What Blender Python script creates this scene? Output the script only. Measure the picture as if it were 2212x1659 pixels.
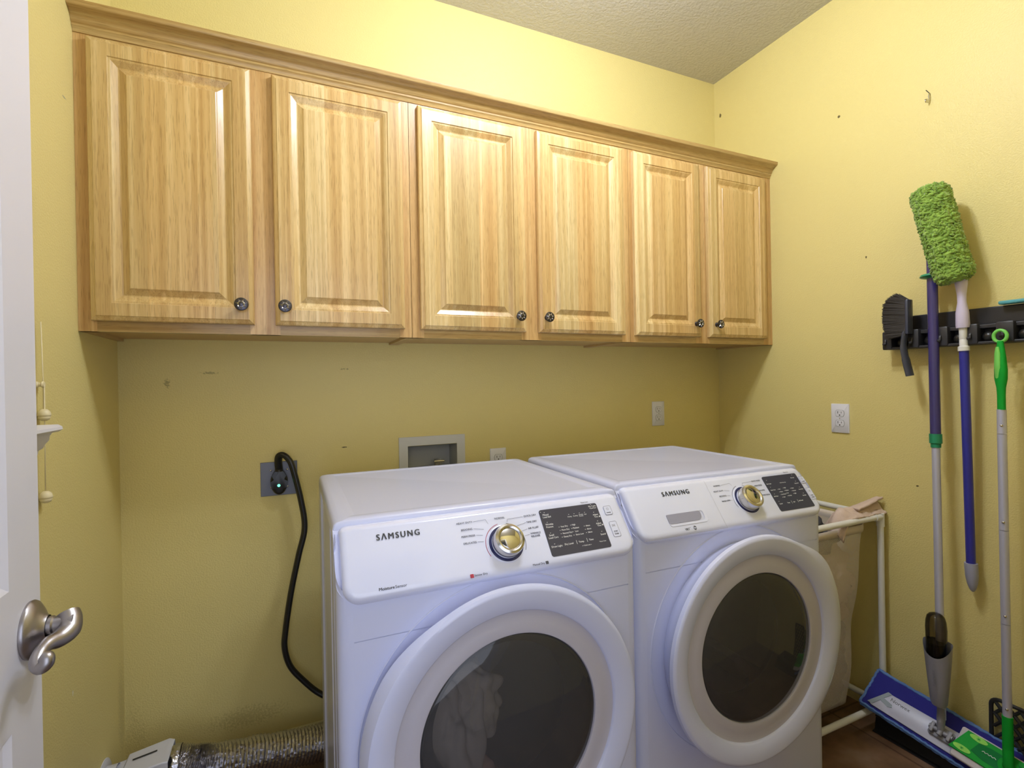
import bpy, bmesh, math, random
from mathutils import Vector, Matrix, noise
random.seed(7)
PI = math.pi
SC = bpy.context.scene
COL = SC.collection
for o in list(bpy.data.objects):
    bpy.data.objects.remove(o)

# ------------------------------------------------------------------ camera
CX, CY, CZ, YAW, PITCH, ROLL, FPX = 0.4757, -1.8918, 1.2563, 0.4194, -0.0026, -0.0181, 1083.15
f_ = Vector((math.sin(YAW)*math.cos(PITCH), math.cos(YAW)*math.cos(PITCH), math.sin(PITCH)))
r_ = Vector((math.cos(YAW), -math.sin(YAW), 0)); u_ = r_.cross(f_)
c_, s_ = math.cos(ROLL), math.sin(ROLL)
rr = c_*r_ + s_*u_; uu = -s_*r_ + c_*u_
cam = bpy.data.cameras.new('camera'); camo = bpy.data.objects.new('camera', cam); COL.objects.link(camo)
M = Matrix((rr, uu, -f_)).transposed().to_4x4(); M.translation = (CX, CY, CZ)
camo.matrix_world = M
cam.sensor_width = 36; cam.lens = FPX/2212*36; cam.clip_start = .02
SC.camera = camo

# ------------------------------------------------------------------ world, lamps, exposure
W = bpy.data.worlds.new('world'); SC.world = W; W.use_nodes = True
bg = W.node_tree.nodes['Background']; bg.inputs[0].default_value = (.74, .82, 1, 1); bg.inputs[1].default_value = .24
SC.view_settings.view_transform = 'Standard'; SC.view_settings.look = 'None'
SC.view_settings.exposure = -0.02; SC.view_settings.gamma = 1; SC.view_settings.use_curve_mapping = False

def lamp(name, kind, loc, power, color, size=.1, rot=(0, 0, 0), size_y=None):
    l = bpy.data.lights.new(name, kind); l.energy = power; l.color = color
    if kind == 'AREA':
        l.size = size
        if size_y: l.shape = 'RECTANGLE'; l.size_y = size_y
    else: l.shadow_soft_size = size
    o = bpy.data.objects.new(name, l); COL.objects.link(o); o.location = loc; o.rotation_euler = rot
    return o
# two bulbs of the ceiling fixture
lamp('ceiling_bulb', 'POINT', (1.12, -1.0, 2.58), 24.5, (.84, .89, 1), .045)
lamp('ceiling_bulb', 'POINT', (1.38, -.88, 2.58), 24.5, (.84, .89, 1), .045)
# added fill lamp in the hall, shining through the doorway behind the camera
lamp('hall_fill', 'AREA', (.42, -2.8, 1.2), 18, (.78, .84, 1), 1.6, (PI/2, 0, 0), 1.8)

# ------------------------------------------------------------------ materials
def mat(name, color, rough=.5, metal=0, coat=0, bump=None, spec=.5, sub=None, trans=0, emis=None):
    m = bpy.data.materials.new(name); m.use_nodes = True
    nt = m.node_tree; b = nt.nodes['Principled BSDF']
    b.inputs['Base Color'].default_value = (*color, 1); b.inputs['Roughness'].default_value = rough
    b.inputs['Metallic'].default_value = metal; b.inputs['Coat Weight'].default_value = coat
    b.inputs['Coat Roughness'].default_value = .08
    b.inputs['Specular IOR Level'].default_value = spec
    if trans: b.inputs['Transmission Weight'].default_value = trans
    if emis: b.inputs['Emission Color'].default_value = (*emis[0], 1); b.inputs['Emission Strength'].default_value = emis[1]
    if bump:
        sc, st, dist, det = bump
        tc = nt.nodes.new('ShaderNodeTexCoord'); n = nt.nodes.new('ShaderNodeTexNoise'); bp = nt.nodes.new('ShaderNodeBump')
        n.inputs['Scale'].default_value = sc; n.inputs['Detail'].default_value = det
        bp.inputs['Strength'].default_value = st; bp.inputs['Distance'].default_value = dist
        nt.links.new(tc.outputs['Object'], n.inputs['Vector']); nt.links.new(n.outputs['Fac'], bp.inputs['Height'])
        nt.links.new(bp.outputs['Normal'], b.inputs['Normal'])
    return m

def nd(nt, typ, **kw):
    n = nt.nodes.new(typ)
    for k, v in kw.items(): setattr(n, k, v)
    return n

def ramp(nt, pts, interp='LINEAR'):
    n = nt.nodes.new('ShaderNodeValToRGB'); cr = n.color_ramp; cr.interpolation = interp
    while len(cr.elements) < len(pts): cr.elements.new(.5)
    for e, (p, c) in zip(cr.elements, pts): e.position = p; e.color = (*c, 1)
    return n

def srgb(r, g, b):
    f = lambda v: (v/255/12.92 if v/255 <= .04045 else ((v/255+.055)/1.055)**2.4)
    return (f(r), f(g), f(b))

def wood(name, axis='Z', base=(1, 1, 1), strips=True):
    """lacquered light hardwood, glued up from strips that run along the axis"""
    m = bpy.data.materials.new(name); m.use_nodes = True; nt = m.node_tree; L = nt.links.new
    b = nt.nodes['Principled BSDF']
    tc = nd(nt, 'ShaderNodeTexCoord'); oi = nd(nt, 'ShaderNodeObjectInfo')
    off = nd(nt, 'ShaderNodeVectorMath', operation='SCALE'); off.inputs['Scale'].default_value = 37
    comb = nd(nt, 'ShaderNodeCombineXYZ')
    for k in range(3): L(oi.outputs['Random'], comb.inputs[k])
    L(comb.outputs[0], off.inputs[0])
    add = nd(nt, 'ShaderNodeVectorMath', operation='ADD'); L(tc.outputs['Object'], add.inputs[0]); L(off.outputs[0], add.inputs[1])
    sep = nd(nt, 'ShaderNodeSeparateXYZ'); L(add.outputs[0], sep.inputs[0])
    across = sep.outputs['X'] if axis == 'Z' else sep.outputs['Z']
    # strip id
    vo = nd(nt, 'ShaderNodeTexVoronoi', voronoi_dimensions='1D'); vo.inputs['Scale'].default_value = 12
    L(across, vo.inputs['W'])
    mp = nd(nt, 'ShaderNodeMapping')
    mp.inputs['Scale'].default_value = (60, 60, .8) if axis == 'Z' else (.8, 60, 60)
    L(add.outputs[0], mp.inputs['Vector'])
    ad2 = nd(nt, 'ShaderNodeVectorMath', operation='ADD'); sc2 = nd(nt, 'ShaderNodeVectorMath', operation='SCALE'); sc2.inputs['Scale'].default_value = 20
    L(vo.outputs['Color'], sc2.inputs[0]); L(mp.outputs[0], ad2.inputs[0]); L(sc2.outputs[0], ad2.inputs[1])
    n1 = nd(nt, 'ShaderNodeTexNoise'); n1.inputs['Scale'].default_value = 1; n1.inputs['Detail'].default_value = 5; n1.inputs['Distortion'].default_value = .6
    L(ad2.outputs[0], n1.inputs['Vector'])
    mp2 = nd(nt, 'ShaderNodeMapping'); mp2.inputs['Scale'].default_value = (9, 9, .9) if axis == 'Z' else (.9, 9, 9)
    L(ad2.outputs[0], mp2.inputs['Vector'])
    mp3 = nd(nt, 'ShaderNodeMapping'); mp3.inputs['Scale'].default_value = (520, 520, 22) if axis == 'Z' else (22, 520, 520)
    L(add.outputs[0], mp3.inputs['Vector'])
    n3 = nd(nt, 'ShaderNodeTexNoise'); n3.inputs['Scale'].default_value = 1; n3.inputs['Detail'].default_value = 2
    L(mp3.outputs[0], n3.inputs['Vector'])
    pore = ramp(nt, [(.0, (.50, .46, .38)), (.36, (.74, .71, .64)), (.45, (1, 1, 1))]); L(n3.outputs['Fac'], pore.inputs[0])
    A = [c*k for c, k in zip(srgb(188, 154, 98), base)]; B = [c*k for c, k in zip(srgb(208, 179, 125), base)]; C_ = [c*k for c, k in zip(srgb(227, 206, 158), base)]
    cr = ramp(nt, [(.27, A), (.5, B), (.73, C_)]); L(n1.outputs['Fac'], cr.inputs[0])
    # strip tone
    hue = ramp(nt, [(0, (.80, .76, .68)), (.3, (1.02, .93, .80)), (.55, (.88, .88, .84)), (.8, (1.12, 1.12, 1.12)), (1, (.96, .84, .72))])
    sv = nd(nt, 'ShaderNodeSeparateColor'); L(vo.outputs['Color'], sv.inputs[0]); L(sv.outputs[0], hue.inputs[0])
    m1 = nd(nt, 'ShaderNodeMix', data_type='RGBA', blend_type='MULTIPLY'); m1.inputs[0].default_value = 1 if strips else .25
    L(cr.outputs[0], m1.inputs[6]); L(hue.outputs[0], m1.inputs[7])
    m2 = nd(nt, 'ShaderNodeMix', data_type='RGBA', blend_type='MULTIPLY'); m2.inputs[0].default_value = .8
    L(m1.outputs[2], m2.inputs[6]); L(pore.outputs[0], m2.inputs[7])
    L(m2.outputs[2], b.inputs['Base Color'])
    b.inputs['Roughness'].default_value = .34; b.inputs['Coat Weight'].default_value = .35; b.inputs['Coat Roughness'].default_value = .16
    bp = nd(nt, 'ShaderNodeBump'); bp.inputs['Strength'].default_value = .12; bp.inputs['Distance'].default_value = .0006
    L(n3.outputs['Fac'], bp.inputs['Height']); L(bp.outputs[0], b.inputs['Normal'])
    return m

def plaster(name, color, color2, scale=215, strength=.28, stains=()):
    """orange-peel painted wall with small scuffs of their own shape"""
    m = bpy.data.materials.new(name); m.use_nodes = True; nt = m.node_tree; L = nt.links.new
    b = nt.nodes['Principled BSDF']; b.inputs['Roughness'].default_value = .42; b.inputs['Specular IOR Level'].default_value = .35
    tc = nd(nt, 'ShaderNodeTexCoord')
    n = nd(nt, 'ShaderNodeTexNoise'); n.inputs['Scale'].default_value = scale; n.inputs['Detail'].default_value = 2.5; n.inputs['Distortion'].default_value = .35
    L(tc.outputs['Object'], n.inputs['Vector'])
    r = ramp(nt, [(.35, (0, 0, 0)), (.62, (1, 1, 1))]); L(n.outputs['Fac'], r.inputs[0])
    bp = nd(nt, 'ShaderNodeBump'); bp.inputs['Strength'].default_value = strength; bp.inputs['Distance'].default_value = .0016
    L(r.outputs[0], bp.inputs['Height']); L(bp.outputs[0], b.inputs['Normal'])
    n2 = nd(nt, 'ShaderNodeTexNoise'); n2.inputs['Scale'].default_value = 1.7; n2.inputs['Detail'].default_value = 3
    L(tc.outputs['Object'], n2.inputs['Vector'])
    mx = nd(nt, 'ShaderNodeMix', data_type='RGBA'); mx.inputs[6].default_value = (*color, 1); mx.inputs[7].default_value = (*color2, 1)
    L(n2.outputs['Fac'], mx.inputs[0]); last = mx.outputs[2]
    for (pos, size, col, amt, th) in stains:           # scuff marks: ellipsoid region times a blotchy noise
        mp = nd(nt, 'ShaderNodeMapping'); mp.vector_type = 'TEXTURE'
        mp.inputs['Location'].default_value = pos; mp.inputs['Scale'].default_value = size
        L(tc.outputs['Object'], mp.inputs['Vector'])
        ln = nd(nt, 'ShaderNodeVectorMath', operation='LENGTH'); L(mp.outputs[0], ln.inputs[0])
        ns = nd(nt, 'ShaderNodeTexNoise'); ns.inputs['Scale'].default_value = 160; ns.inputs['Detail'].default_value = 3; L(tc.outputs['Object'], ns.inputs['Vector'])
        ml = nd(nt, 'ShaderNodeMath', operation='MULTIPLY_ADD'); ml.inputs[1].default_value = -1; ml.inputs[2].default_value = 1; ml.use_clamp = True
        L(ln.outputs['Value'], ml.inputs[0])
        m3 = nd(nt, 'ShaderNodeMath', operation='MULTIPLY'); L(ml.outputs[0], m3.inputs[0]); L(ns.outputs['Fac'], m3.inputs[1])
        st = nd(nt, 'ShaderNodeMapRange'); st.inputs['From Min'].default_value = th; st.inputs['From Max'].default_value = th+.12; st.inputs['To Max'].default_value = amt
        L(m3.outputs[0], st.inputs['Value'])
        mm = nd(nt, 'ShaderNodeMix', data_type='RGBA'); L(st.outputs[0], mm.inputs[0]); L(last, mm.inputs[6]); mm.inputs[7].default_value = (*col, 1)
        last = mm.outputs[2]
    L(last, b.inputs['Base Color'])
    return m

YEL, YEL2 = srgb(224, 209, 142), srgb(220, 204, 134)
dk = srgb(70, 55, 25)
M_BACK = plaster('yellow_paint_back', YEL, YEL2, stains=[((.125, 0, 1.274), (.02, .05, .035), dk, .45, .28), ((.24, 0, 1.306), (.07, .05, .012), dk, .45, .32),
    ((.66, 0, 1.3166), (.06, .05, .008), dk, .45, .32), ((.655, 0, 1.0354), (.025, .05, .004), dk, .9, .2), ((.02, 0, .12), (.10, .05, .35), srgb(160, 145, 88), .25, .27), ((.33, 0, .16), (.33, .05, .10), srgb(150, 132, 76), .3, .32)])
M_RIGHT = plaster('yellow_paint_right', YEL, YEL2, stains=[((2.4655, -.0382, 2.568), (.05, .012, .02), dk, .9, .2), ((2.4655, -.6228, 2.2764), (.05, .010, .010), dk, .9, .2),
    ((2.4655, -.7157, 1.7028), (.05, .006, .010), dk, .9, .2), ((2.4655, -.8726, .8717), (.05, .009, .006), dk, .9, .2)])
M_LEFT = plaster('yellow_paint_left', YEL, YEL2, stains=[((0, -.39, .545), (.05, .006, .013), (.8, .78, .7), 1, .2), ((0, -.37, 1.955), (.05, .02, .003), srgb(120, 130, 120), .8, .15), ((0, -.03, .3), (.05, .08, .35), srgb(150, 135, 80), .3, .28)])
M_CEIL = plaster('ceiling_paint', srgb(196, 194, 190), srgb(191, 189, 185), 85, .6)
M_WOODV = wood('wood_vertical', 'Z'); M_WOODH = wood('wood_horizontal_shaded', 'X', (.74, .69, .58), False)  # horizontal wood tinted darker: shade of the under-lit crown put into the colour
M_STILE = wood('wood_stile', 'Z', (.90, .78, .68), False)
M_CARC = mat('cabinet_board', srgb(196, 166, 112), .5, bump=(60, .1, .0005, 3))
M_WHITE = mat('white_enamel', srgb(206, 211, 240), .26, coat=.2)
M_PANELW = mat('white_gloss_plastic', srgb(218, 222, 245), .18, coat=.4)
M_RINGIN = mat('shaded_ring_white', srgb(188, 186, 200), .38, bump=(900, .15, .0004, 1))  # inner door ring, greyed to paint in the shade of its slope
M_GAP = mat('dark_gap', (.03, .03, .035), .6)
M_SCREEN = mat('smoked_panel', srgb(68, 68, 80), .2, spec=.3)
M_CHROME = mat('brushed_chrome', (.62, .60, .57), .2, 1)
M_NAVY = mat('navy_ring', srgb(38, 44, 92), .3)
M_INK = mat('printed_grey', srgb(70, 72, 82), .5)
M_LOGO = mat('logo_grey', srgb(62, 64, 72), .35, .3)
M_INKW = mat('printed_white', (.85, .85, .85), .5)
M_RED = mat('printed_red', srgb(170, 50, 70), .5)
M_DRUM = mat('drum_steel', (.42, .42, .44), .45, .4)
M_RUBB = mat('black_rubber', (.012, .012, .013), .32)
M_BLACK = mat('black_plastic', srgb(44, 44, 50), .38)
M_BLACK2 = mat('black_tray_plastic', srgb(40, 40, 44), .28)
M_BRIST = mat('black_bristles', srgb(58, 54, 52), .8)
M_PLATE = mat('white_plate', srgb(226, 226, 236), .35)
M_SLOT = mat('slot_dark', (.02, .02, .02), .7)
M_STEELP = mat('grey_steel_plate', srgb(112, 114, 124), .42, .35)
M_PVC = mat('white_pvc', srgb(228, 228, 228), .3)
M_ALU = mat('aluminium_tube', srgb(196, 198, 222), .28, .35)
M_NICK = mat('satin_nickel', srgb(168, 164, 166), .36, 1)
M_BLUE1 = mat('indigo_tube', srgb(58, 52, 112), .22, coat=.4)
M_BLUE2 = mat('blue_tube', srgb(46, 48, 150), .28, coat=.2)
M_TEAL = mat('green_collar', srgb(30, 136, 96), .35)
M_GREEN = mat('green_plastic', srgb(20, 160, 52), .6, spec=.2)
M_GREENL = mat('lime_plastic', srgb(120, 208, 96), .35)
M_LAV = mat('lavender_plastic', srgb(206, 198, 226), .4)
M_GREYP = mat('grey_plastic', srgb(142, 142, 154), .42)
M_DOOR = mat('white_door_paint', srgb(222, 222, 234), .32, bump=(70, .05, .001, 2))
M_BONE = mat('cream_beads', srgb(226, 214, 176), .45)
M_LED = mat('green_led', (0, .6, .2), .4, emis=((.1, 1, .4), 4))
M_TERRY = mat('beige_terry', srgb(214, 192, 180), .95, bump=(420, .8, .002, 3))
M_TERRYB = mat('tan_terry', srgb(214, 190, 172), .95, bump=(260, .8, .003, 3))
M_DARKC = mat('charcoal_cloth', srgb(62, 62, 70), .9, bump=(300, .5, .001, 3))
M_BAND = mat('bag_band', srgb(226, 214, 202), .7, bump=(500, .2, .0006, 1))
M_CLOTH2 = mat('grey_garment', srgb(190, 184, 176), .9, bump=(200, .4, .001, 3))
M_CLOTH3 = mat('pink_beige_garment', srgb(210, 176, 160), .9, bump=(200, .4, .001, 3))
M_CREV = mat('crevice_grey', srgb(150, 150, 160), .6)
M_TEALP = mat('teal_plastic', srgb(84, 160, 170), .45, bump=(120, .6, .003, 2))

def mk_fuzz():
    m = mat('green_chenille', srgb(128, 160, 66), .9, bump=(330, .6, .003, 3)); nt = m.node_tree; b = nt.nodes['Principled BSDF']
    tc = nd(nt, 'ShaderNodeTexCoord'); n = nd(nt, 'ShaderNodeTexNoise'); n.inputs['Scale'].default_value = 60
    r = ramp(nt, [(.3, srgb(108, 142, 46)), (.7, srgb(150, 184, 76))])
    nt.links.new(tc.outputs['Object'], n.inputs['Vector']); nt.links.new(n.outputs['Fac'], r.inputs[0]); nt.links.new(r.outputs[0], b.inputs['Base Color'])
    b.inputs['Sheen Weight'].default_value = .4
    return m
M_FUZZ = mk_fuzz()

def mk_glass(name, tint, rough=.02, haze=0):
    m = bpy.data.materials.new(name); m.use_nodes = True; nt = m.node_tree; nt.nodes.clear(); L = nt.links.new
    out = nd(nt, 'ShaderNodeOutputMaterial'); tr = nd(nt, 'ShaderNodeBsdfTransparent'); tr.inputs[0].default_value = (*tint, 1)
    gl = nd(nt, 'ShaderNodeBsdfGlossy'); gl.inputs['Roughness'].default_value = rough; fr = nd(nt, 'ShaderNodeFresnel'); fr.inputs[0].default_value = 1.5
    mx = nd(nt, 'ShaderNodeMixShader'); L(fr.outputs[0], mx.inputs[0]); df = nd(nt, 'ShaderNodeBsdfDiffuse'); df.inputs[0].default_value = (.30, .30, .32, 1); m0 = nd(nt, 'ShaderNodeMixShader'); m0.inputs[0].default_value = haze
    L(tr.outputs[0], m0.inputs[1]); L(df.outputs[0], m0.inputs[2]); L(m0.outputs[0], mx.inputs[1]); L(gl.outputs[0], mx.inputs[2]); L(mx.outputs[0], out.inputs[0])
    return m
M_GLASS = mk_glass('smoked_glass', (.55, .53, .53), haze=.14); M_BOTTLE = mk_glass('amber_dark_plastic', (.42, .38, .30), .08)  # door glass: grey diffuse veil painted in for room reflections and dust

def mk_mesh():
    m = bpy.data.materials.new('white_netting'); m.use_nodes = True; nt = m.node_tree; nt.nodes.clear(); L = nt.links.new
    out = nd(nt, 'ShaderNodeOutputMaterial'); tr = nd(nt, 'ShaderNodeBsdfTransparent'); df = nd(nt, 'ShaderNodeBsdfDiffuse'); df.inputs[0].default_value = (*srgb(224, 216, 212), 1)
    tc = nd(nt, 'ShaderNodeTexCoord'); mp = nd(nt, 'ShaderNodeMapping'); mp.inputs['Scale'].default_value = (1, 1, 1)
    L(tc.outputs['Object'], mp.inputs[0]); sp = nd(nt, 'ShaderNodeSeparateXYZ'); L(mp.outputs[0], sp.inputs[0])
    prod = []
    xy = nd(nt, 'ShaderNodeMath', operation='ADD'); L(sp.outputs['X'], xy.inputs[0]); L(sp.outputs['Y'], xy.inputs[1])
    for op in ('ADD', 'SUBTRACT'):
        dg = nd(nt, 'ShaderNodeMath', operation=op); L(xy.outputs[0], dg.inputs[0]); L(sp.outputs['Z'], dg.inputs[1])
        a = nd(nt, 'ShaderNodeMath', operation='MULTIPLY'); a.inputs[1].default_value = 2*PI/.0045; L(dg.outputs[0], a.inputs[0])
        s = nd(nt, 'ShaderNodeMath', operation='SINE'); L(a.outputs[0], s.inputs[0]); prod.append(s)
    g = nd(nt, 'ShaderNodeMath', operation='MAXIMUM'); L(prod[0].outputs[0], g.inputs[0]); L(prod[1].outputs[0], g.inputs[1])
    gt = nd(nt, 'ShaderNodeMath', operation='GREATER_THAN'); gt.inputs[1].default_value = .40; L(g.outputs[0], gt.inputs[0])
    mx = nd(nt, 'ShaderNodeMixShader'); L(gt.outputs[0], mx.inputs[0]); L(tr.outputs[0], mx.inputs[1]); L(df.outputs[0], mx.inputs[2]); L(mx.outputs[0], out.inputs[0])
    return m
M_NET = mk_mesh()

def mk_floor():
    m = bpy.data.materials.new('brown_tile'); m.use_nodes = True; nt = m.node_tree; L = nt.links.new; b = nt.nodes['Principled BSDF']
    tc = nd(nt, 'ShaderNodeTexCoord'); br = nd(nt, 'ShaderNodeTexBrick'); br.offset = 0
    br.inputs['Scale'].default_value = 1; br.inputs['Brick Width'].default_value = .33; br.inputs['Row Height'].default_value = .33; br.inputs['Mortar Size'].default_value = .004
    br.inputs['Color1'].default_value = (1, 1, 1, 1); br.inputs['Color2'].default_value = (.9, .9, .9, 1); br.inputs['Mortar'].default_value = (.5, .45, .4, 1)
    n = nd(nt, 'ShaderNodeTexNoise'); n.inputs['Scale'].default_value = 9; n.inputs['Detail'].default_value = 6
    r = ramp(nt, [(.3, srgb(92, 68, 50)), (.55, srgb(126, 96, 74)), (.75, srgb(150, 124, 108))])
    L(tc.outputs['Object'], br.inputs[0]); L(tc.outputs['Object'], n.inputs[0]); L(n.outputs['Fac'], r.inputs[0])
    mx = nd(nt, 'ShaderNodeMix', data_type='RGBA', blend_type='MULTIPLY'); mx.inputs[0].default_value = 1; L(r.outputs[0], mx.inputs[6]); L(br.outputs['Color'], mx.inputs[7]); L(mx.outputs[2], b.inputs['Base Color'])
    b.inputs['Roughness'].default_value = .4
    return m
M_FLOOR = mk_floor()

def mk_foil():
    m = mat('crinkled_foil', srgb(182, 180, 184), .25, 1); nt = m.node_tree; b = nt.nodes['Principled BSDF']; L = nt.links.new
    tc = nd(nt, 'ShaderNodeTexCoord'); v = nd(nt, 'ShaderNodeTexVoronoi'); v.inputs['Scale'].default_value = 90; n = nd(nt, 'ShaderNodeTexNoise'); n.inputs['Scale'].default_value = 60; n.inputs['Detail'].default_value = 4
    ad = nd(nt, 'ShaderNodeMath', operation='ADD'); L(tc.outputs['Object'], v.inputs['Vector']); L(tc.outputs['Object'], n.inputs['Vector']); L(v.outputs['Distance'], ad.inputs[0]); L(n.outputs['Fac'], ad.inputs[1])
    bp = nd(nt, 'ShaderNodeBump'); bp.inputs['Strength'].default_value = .6; bp.inputs['Distance'].default_value = .003; L(ad.outputs[0], bp.inputs['Height']); L(bp.outputs[0], b.inputs['Normal'])
    return m
M_FOIL = mk_foil()

# ------------------------------------------------------------------ builders
def obj(name, bm, mats, parent=None, smooth=False, bev=0, loc=None, recalc=True):
    if recalc: bmesh.ops.recalc_face_normals(bm, faces=bm.faces)
    me = bpy.data.meshes.new(name); bm.to_mesh(me); bm.free()
    for m in (mats if isinstance(mats, (list, tuple)) else [mats]): me.materials.append(m)
    if smooth:
        for p in me.polygons: p.use_smooth = True
    o = bpy.data.objects.new(name, me); COL.objects.link(o)
    if parent is not None: o.parent = parent
    if bev:
        b = o.modifiers.new('bevel', 'BEVEL'); b.width = bev; b.segments = 2; b.limit_method = 'ANGLE'; b.angle_limit = math.radians(40)
    if smooth == 'auto':
        me.set_sharp_from_angle(angle=math.radians(38))
    return o

def tag(o, label, cat, group=None):
    o['label'] = label; o['category'] = cat
    if group: o['group'] = group
    return o

def thing(name, label, cat, loc=(0, 0, 0), rz=0, group=None):
    o = bpy.data.objects.new(name, None); COL.objects.link(o); o.location = loc; o.rotation_euler = (0, 0, rz)
    o.empty_display_size = .05
    return tag(o, label, cat, group)

def struct(name, bm, m, **k):
    o = obj(name, bm, m, **k); o['kind'] = 'structure'; return o

def box(bm, lo, hi, bev=0, seg=2, mi=0, mtx=None):
    r = bmesh.ops.create_cube(bm, size=1)
    vs = r['verts']
    for v in vs:
        v.co = Vector([lo[i]+(v.co[i]+.5)*(hi[i]-lo[i]) for i in range(3)])
    es = list({e for v in vs for e in v.link_edges})
    if bev:
        g = bmesh.ops.bevel(bm, geom=es+vs, offset=bev, segments=seg, affect='EDGES', profile=.5)
        fs = g['faces']; vs = list({v for f in bm.faces if f.is_valid for v in f.verts if v.is_valid and v in set(g['verts'])} | set(v for v in vs if v.is_valid))
    fs = {f for v in vs for f in v.link_faces}
    for f in fs: f.material_index = mi
    if mtx is not None: bmesh.ops.transform(bm, matrix=mtx, verts=vs)
    return vs

def nb(): return bmesh.new()

def bx(*a, **k):
    bm = nb(); box(bm, *a, **k); return bm

def frame_z(d):
    d = Vector(d).normalized(); return d.to_track_quat('Z', 'Y').to_matrix().to_4x4()

def lathe(bm, prof, mtx=None, seg=32, mi=0, ang=(0, 2*PI)):
    full = abs(ang[1]-ang[0]-2*PI) < 1e-6
    rings = []
    for r, h in prof:
        if r < 1e-6: rings.append([bm.verts.new((0, 0, h))]); continue
        n = seg if full else seg+1
        rings.append([bm.verts.new((r*math.cos(ang[0]+(ang[1]-ang[0])*i/seg), r*math.sin(ang[0]+(ang[1]-ang[0])*i/seg), h)) for i in range(n)])
    for a, b in zip(rings, rings[1:]):
        la, lb = len(a), len(b)
        if la == 1 and lb == 1: continue
        n = max(la, lb); m = n if full else n-1
        for i in range(m):
            j = (i+1) % n
            q = [a[0]] if la == 1 else [a[i], a[j]]
            q += [b[0]] if lb == 1 else [b[j], b[i]]
            try: bm.faces.new(q).material_index = mi
            except ValueError: pass
    vs = [v for r in rings for v in r]
    if mtx is not None: bmesh.ops.transform(bm, matrix=mtx, verts=vs)
    return vs

def smooth_path(pts, n=8):
    P = [Vector(p) for p in pts]; P = [2*P[0]-P[1]]+P+[2*P[-1]-P[-2]]; out = []
    for i in range(1, len(P)-2):
        for k in range(n):
            t = k/n; a, b, c, d = P[i-1:i+3]
            out.append(.5*((2*b)+(c-a)*t+(2*a-5*b+4*c-d)*t*t+(3*b-a-3*c+d)*t**3))
    out.append(P[-2]); return out

def tube(bm, pts, r, seg=14, cap=True, mi=0, squash=None, disp=None):
    """tube along points; r a number or list; squash=(a,b) scales the cross axes"""
    P = [Vector(p) for p in pts]; n = len(P); R = r if isinstance(r, (list, tuple)) else [r]*n
    T = [(P[min(i+1, n-1)]-P[max(i-1, 0)]).normalized() for i in range(n)]
    up = Vector((0, 0, 1)) if abs(T[0].z) < .9 else Vector((0, 1, 0))
    x = T[0].cross(up).normalized(); rings = []
    for i in range(n):
        x = (x-T[i]*x.dot(T[i])).normalized(); y = T[i].cross(x)
        sa, sb = squash if squash else (1, 1); ring = []
        for k in range(seg):
            a = 2*PI*k/seg; rad = R[i]
            p = P[i]+x*(math.cos(a)*rad*sa)+y*(math.sin(a)*rad*sb)
            if disp: p += (p-P[i]).normalized()*disp(p, i, a)
            ring.append(bm.verts.new(p))
        rings.append(ring)
    for a, b in zip(rings, rings[1:]):
        for k in range(seg):
            bm.faces.new((a[k], a[(k+1) % seg], b[(k+1) % seg], b[k])).material_index = mi
    if cap:
        bm.faces.new(rings[0][::-1]).material_index = mi; bm.faces.new(rings[-1]).material_index = mi
    return [v for r_ in rings for v in r_]

def rrect(w, h, r, n=6, cx=0, cy=0):
    """rounded rectangle points, radii (bl, br, tr, tl)"""
    if not isinstance(r, (list, tuple)): r = [r]*4
    out = []
    for (sx, sy, a0, q) in ((-1, -1, PI, r[0]), (1, -1, 1.5*PI, r[1]), (1, 1, 0, r[2]), (-1, 1, .5*PI, r[3])):
        for k in range(n+1):
            a = a0+PI/2*k/n; out.append((cx+sx*(w/2-q)+q*math.cos(a), cy+sy*(h/2-q)+q*math.sin(a)))
    return out

def prism(bm, pts, z0, z1, mtx=None, mi=0, bev=0, seg=3):
    a = [bm.verts.new((x, y, z0)) for x, y in pts]; b = [bm.verts.new((x, y, z1)) for x, y in pts]; n = len(pts)
    fs = [bm.faces.new(a[::-1]), bm.faces.new(b)]+[bm.faces.new((a[i], a[(i+1) % n], b[(i+1) % n], b[i])) for i in range(n)]
    for f in fs: f.material_index = mi
    vs = a+b
    if bev:
        g = bmesh.ops.bevel(bm, geom=[e for e in fs[1].edges]+b, offset=bev, segments=seg, affect='EDGES', profile=.5)
        vs = list({v for v in vs if v.is_valid} | set(g['verts']))
    if mtx is not None: bmesh.ops.transform(bm, matrix=mtx, verts=vs)
    return vs

FONT = bpy.data.fonts.load('<builtin>')
def text_into(bm, s, mtx, size, bold=0, align='LEFT', mi=0, squeeze=1, space=1):
    cu = bpy.data.curves.new('t', 'FONT'); cu.body = s; cu.size = size; cu.font = FONT; cu.align_x = align; cu.align_y = 'CENTER'; cu.space_character = space
    cu.resolution_u = 3; cu.extrude = .00015
    o = bpy.data.objects.new('t', cu); COL.objects.link(o)
    me = bpy.data.meshes.new_from_object(o.evaluated_get(bpy.context.evaluated_depsgraph_get()))
    me.transform(mtx @ Matrix.Diagonal((squeeze, 1, 1, 1)))
    for p in me.polygons: p.material_index = mi
    if bold > 0:                                    # heavier strokes: the outline widened sideways
        R3 = mtx.to_3x3(); dx = (R3 @ Vector((1, 0, 0))).normalized(); dz = (R3 @ Vector((0, 0, 1))).normalized()
        for k in (-1, 1):
            m2 = me.copy(); m2.transform(Matrix.Translation(dx*bold*k+dz*.00002*k)); bm.from_mesh(m2); bpy.data.meshes.remove(m2)
    bm.from_mesh(me)
    bpy.data.objects.remove(o); bpy.data.curves.remove(cu); bpy.data.meshes.remove(me)

XR, ZC = 2.4655, 2.745
YN = -1.81                                   # near wall with the doorway the camera looks through
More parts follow.
